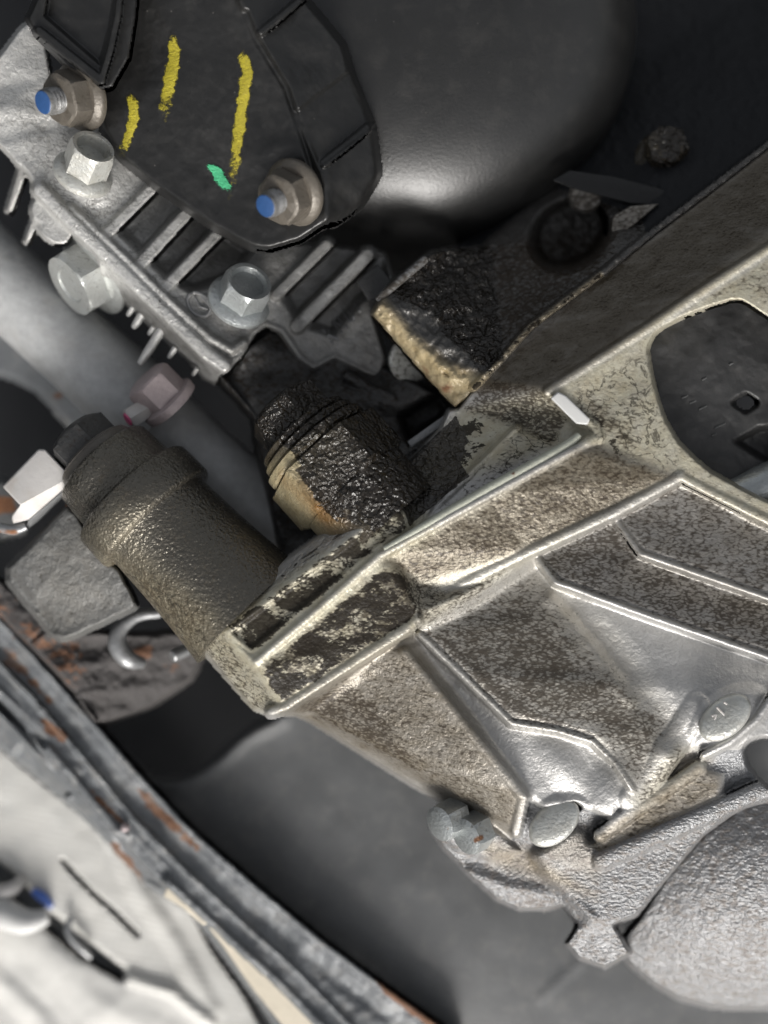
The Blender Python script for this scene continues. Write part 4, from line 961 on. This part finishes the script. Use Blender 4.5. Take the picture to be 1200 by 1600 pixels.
# white clip and its metal hook
cl = thing('white_clip', 'white plastic clip block beside the black hex bolt', 'clip', (55, 750, -60))
slab('block', cl, M_white, [(4, 760, -70), (60, 702, -56), (70, 702, -54), (107, 740, -50), (102, 752, -50), (32, 790, -58)], 26, 4)
slab('skirt', cl, M_white, [(32, 788, -60), (104, 742, -52), (108, 752, -58), (100, 764, -66), (45, 812, -76), (20, 818, -80), (18, 806, -74)], 22, 4)
slab('underside', cl, M_steel, [(45, 812, -78), (100, 766, -70), (108, 756, -64), (112, 764, -84), (60, 815, -96), (36, 832, -98)], 18, 4)
tube('hook', cl, M_steel, [(-30, 812, -95), (0, 824, -92), (22, 828, -90), (42, 822, -90)], (6, 8, 9, 7), 10, [('rust', [(-10, 822), (30, 826), (30, 840), (-10, 836)], .7, 5)])
o = slab('rust_strip', None, M_rust, [(52, 850, -118), (100, 790, -92), (112, 780, -88), (116, 792, -88), (104, 806, -94), (66, 852, -112), (50, 862, -118)], 12, 3, [('rust', None, .55, 1)])
tag(o, 'narrow rusty strip between white clip and grey arm', 'strip')

# pink marked bolt
pk = thing('pink_marked_bolt', 'pale pinkish hex bolt with pink paint against the grey tube', 'bolt', (255, 622, -130))
rev('head', pk, M_pink, (264, 628, -120), (-0.62, 0.66, 0.42), [(4, 40, 'h'), (44, 40, 'h'), (49, 40, 'h', 37), (52, 32), (52, .1)], 48, 8)
rev('flange', pk, M_pink, (264, 628, -120), (-0.62, 0.66, 0.42), [(-8, 47), (0, 48), (5, 47), (8, 42), (8, .1)], 48)
rev('stud', pk, M_white, (224, 640, -105), (-0.72, -0.55, 0.40), [(-10, 17), (24, 17), (29, 14), (29, .1)], 6, 15)
rev('painted_tip', pk, M_hot, (224, 640, -105), (-0.72, -0.55, 0.40), [(29, 11), (31, 10), (31.5, .1)], 20)

# ------------------------------------------------------------------ oil caked plug
op = thing('oily_hex_plug', 'black oil-caked hex plug with stacked washers above the stained flange', 'plug', (500, 715, -20))
ax = Vector((0.66, -0.73, 0.10)).normalized(); oc = (508, 712, -45)
pa = [('oil', [(400, 560), (700, 560), (720, 820), (600, 840), (540, 822), (490, 785), (450, 752), (462, 715), (430, 690)], 1.0, 14), ('tint', [(415, 735), (470, 690), (545, 650), (540, 680), (470, 745), (520, 800), (500, 845), (420, 800)], .9, 10), ('brown', [(440, 745), (480, 745), (530, 800), (500, 820)], 1.0, 14), ('rust', [(478, 740), (505, 750), (500, 772), (480, 760)], .6, 6)]
rev('hexagon', op, M_oily, oc, ax, [(-112, 46), (-108, 60, 'h', 54), (-102, 65, 'h'), (-54, 65, 'h')], 60, 15, [('oil', [(380, 570), (560, 570), (540, 720), (400, 720)], 1.0, 10)])
rev('washer', op, M_oily, oc, ax, [(-56, 76), (-53, 80), (-46, 80), (-43, 76)], 64, 0, pa, wob=.01)
rev('washer', op, M_oily, oc, ax, [(-43, 80), (-40, 86), (-31, 86), (-28, 82)], 64, 0, pa, wob=.01)
rev('washer', op, M_oily, oc, ax, [(-28, 88), (-25, 94), (-14, 94), (-10, 90)], 64, 0, pa, wob=.01)
rev('hex_body', op, M_oily, oc, ax, [(-10, 98, 'h', 94), (-6, 106, 'h'), (62, 106, 'h'), (68, 102, 'h', 96), (70, 92), (150, 92)], 72, 2, pa, wob=.006)
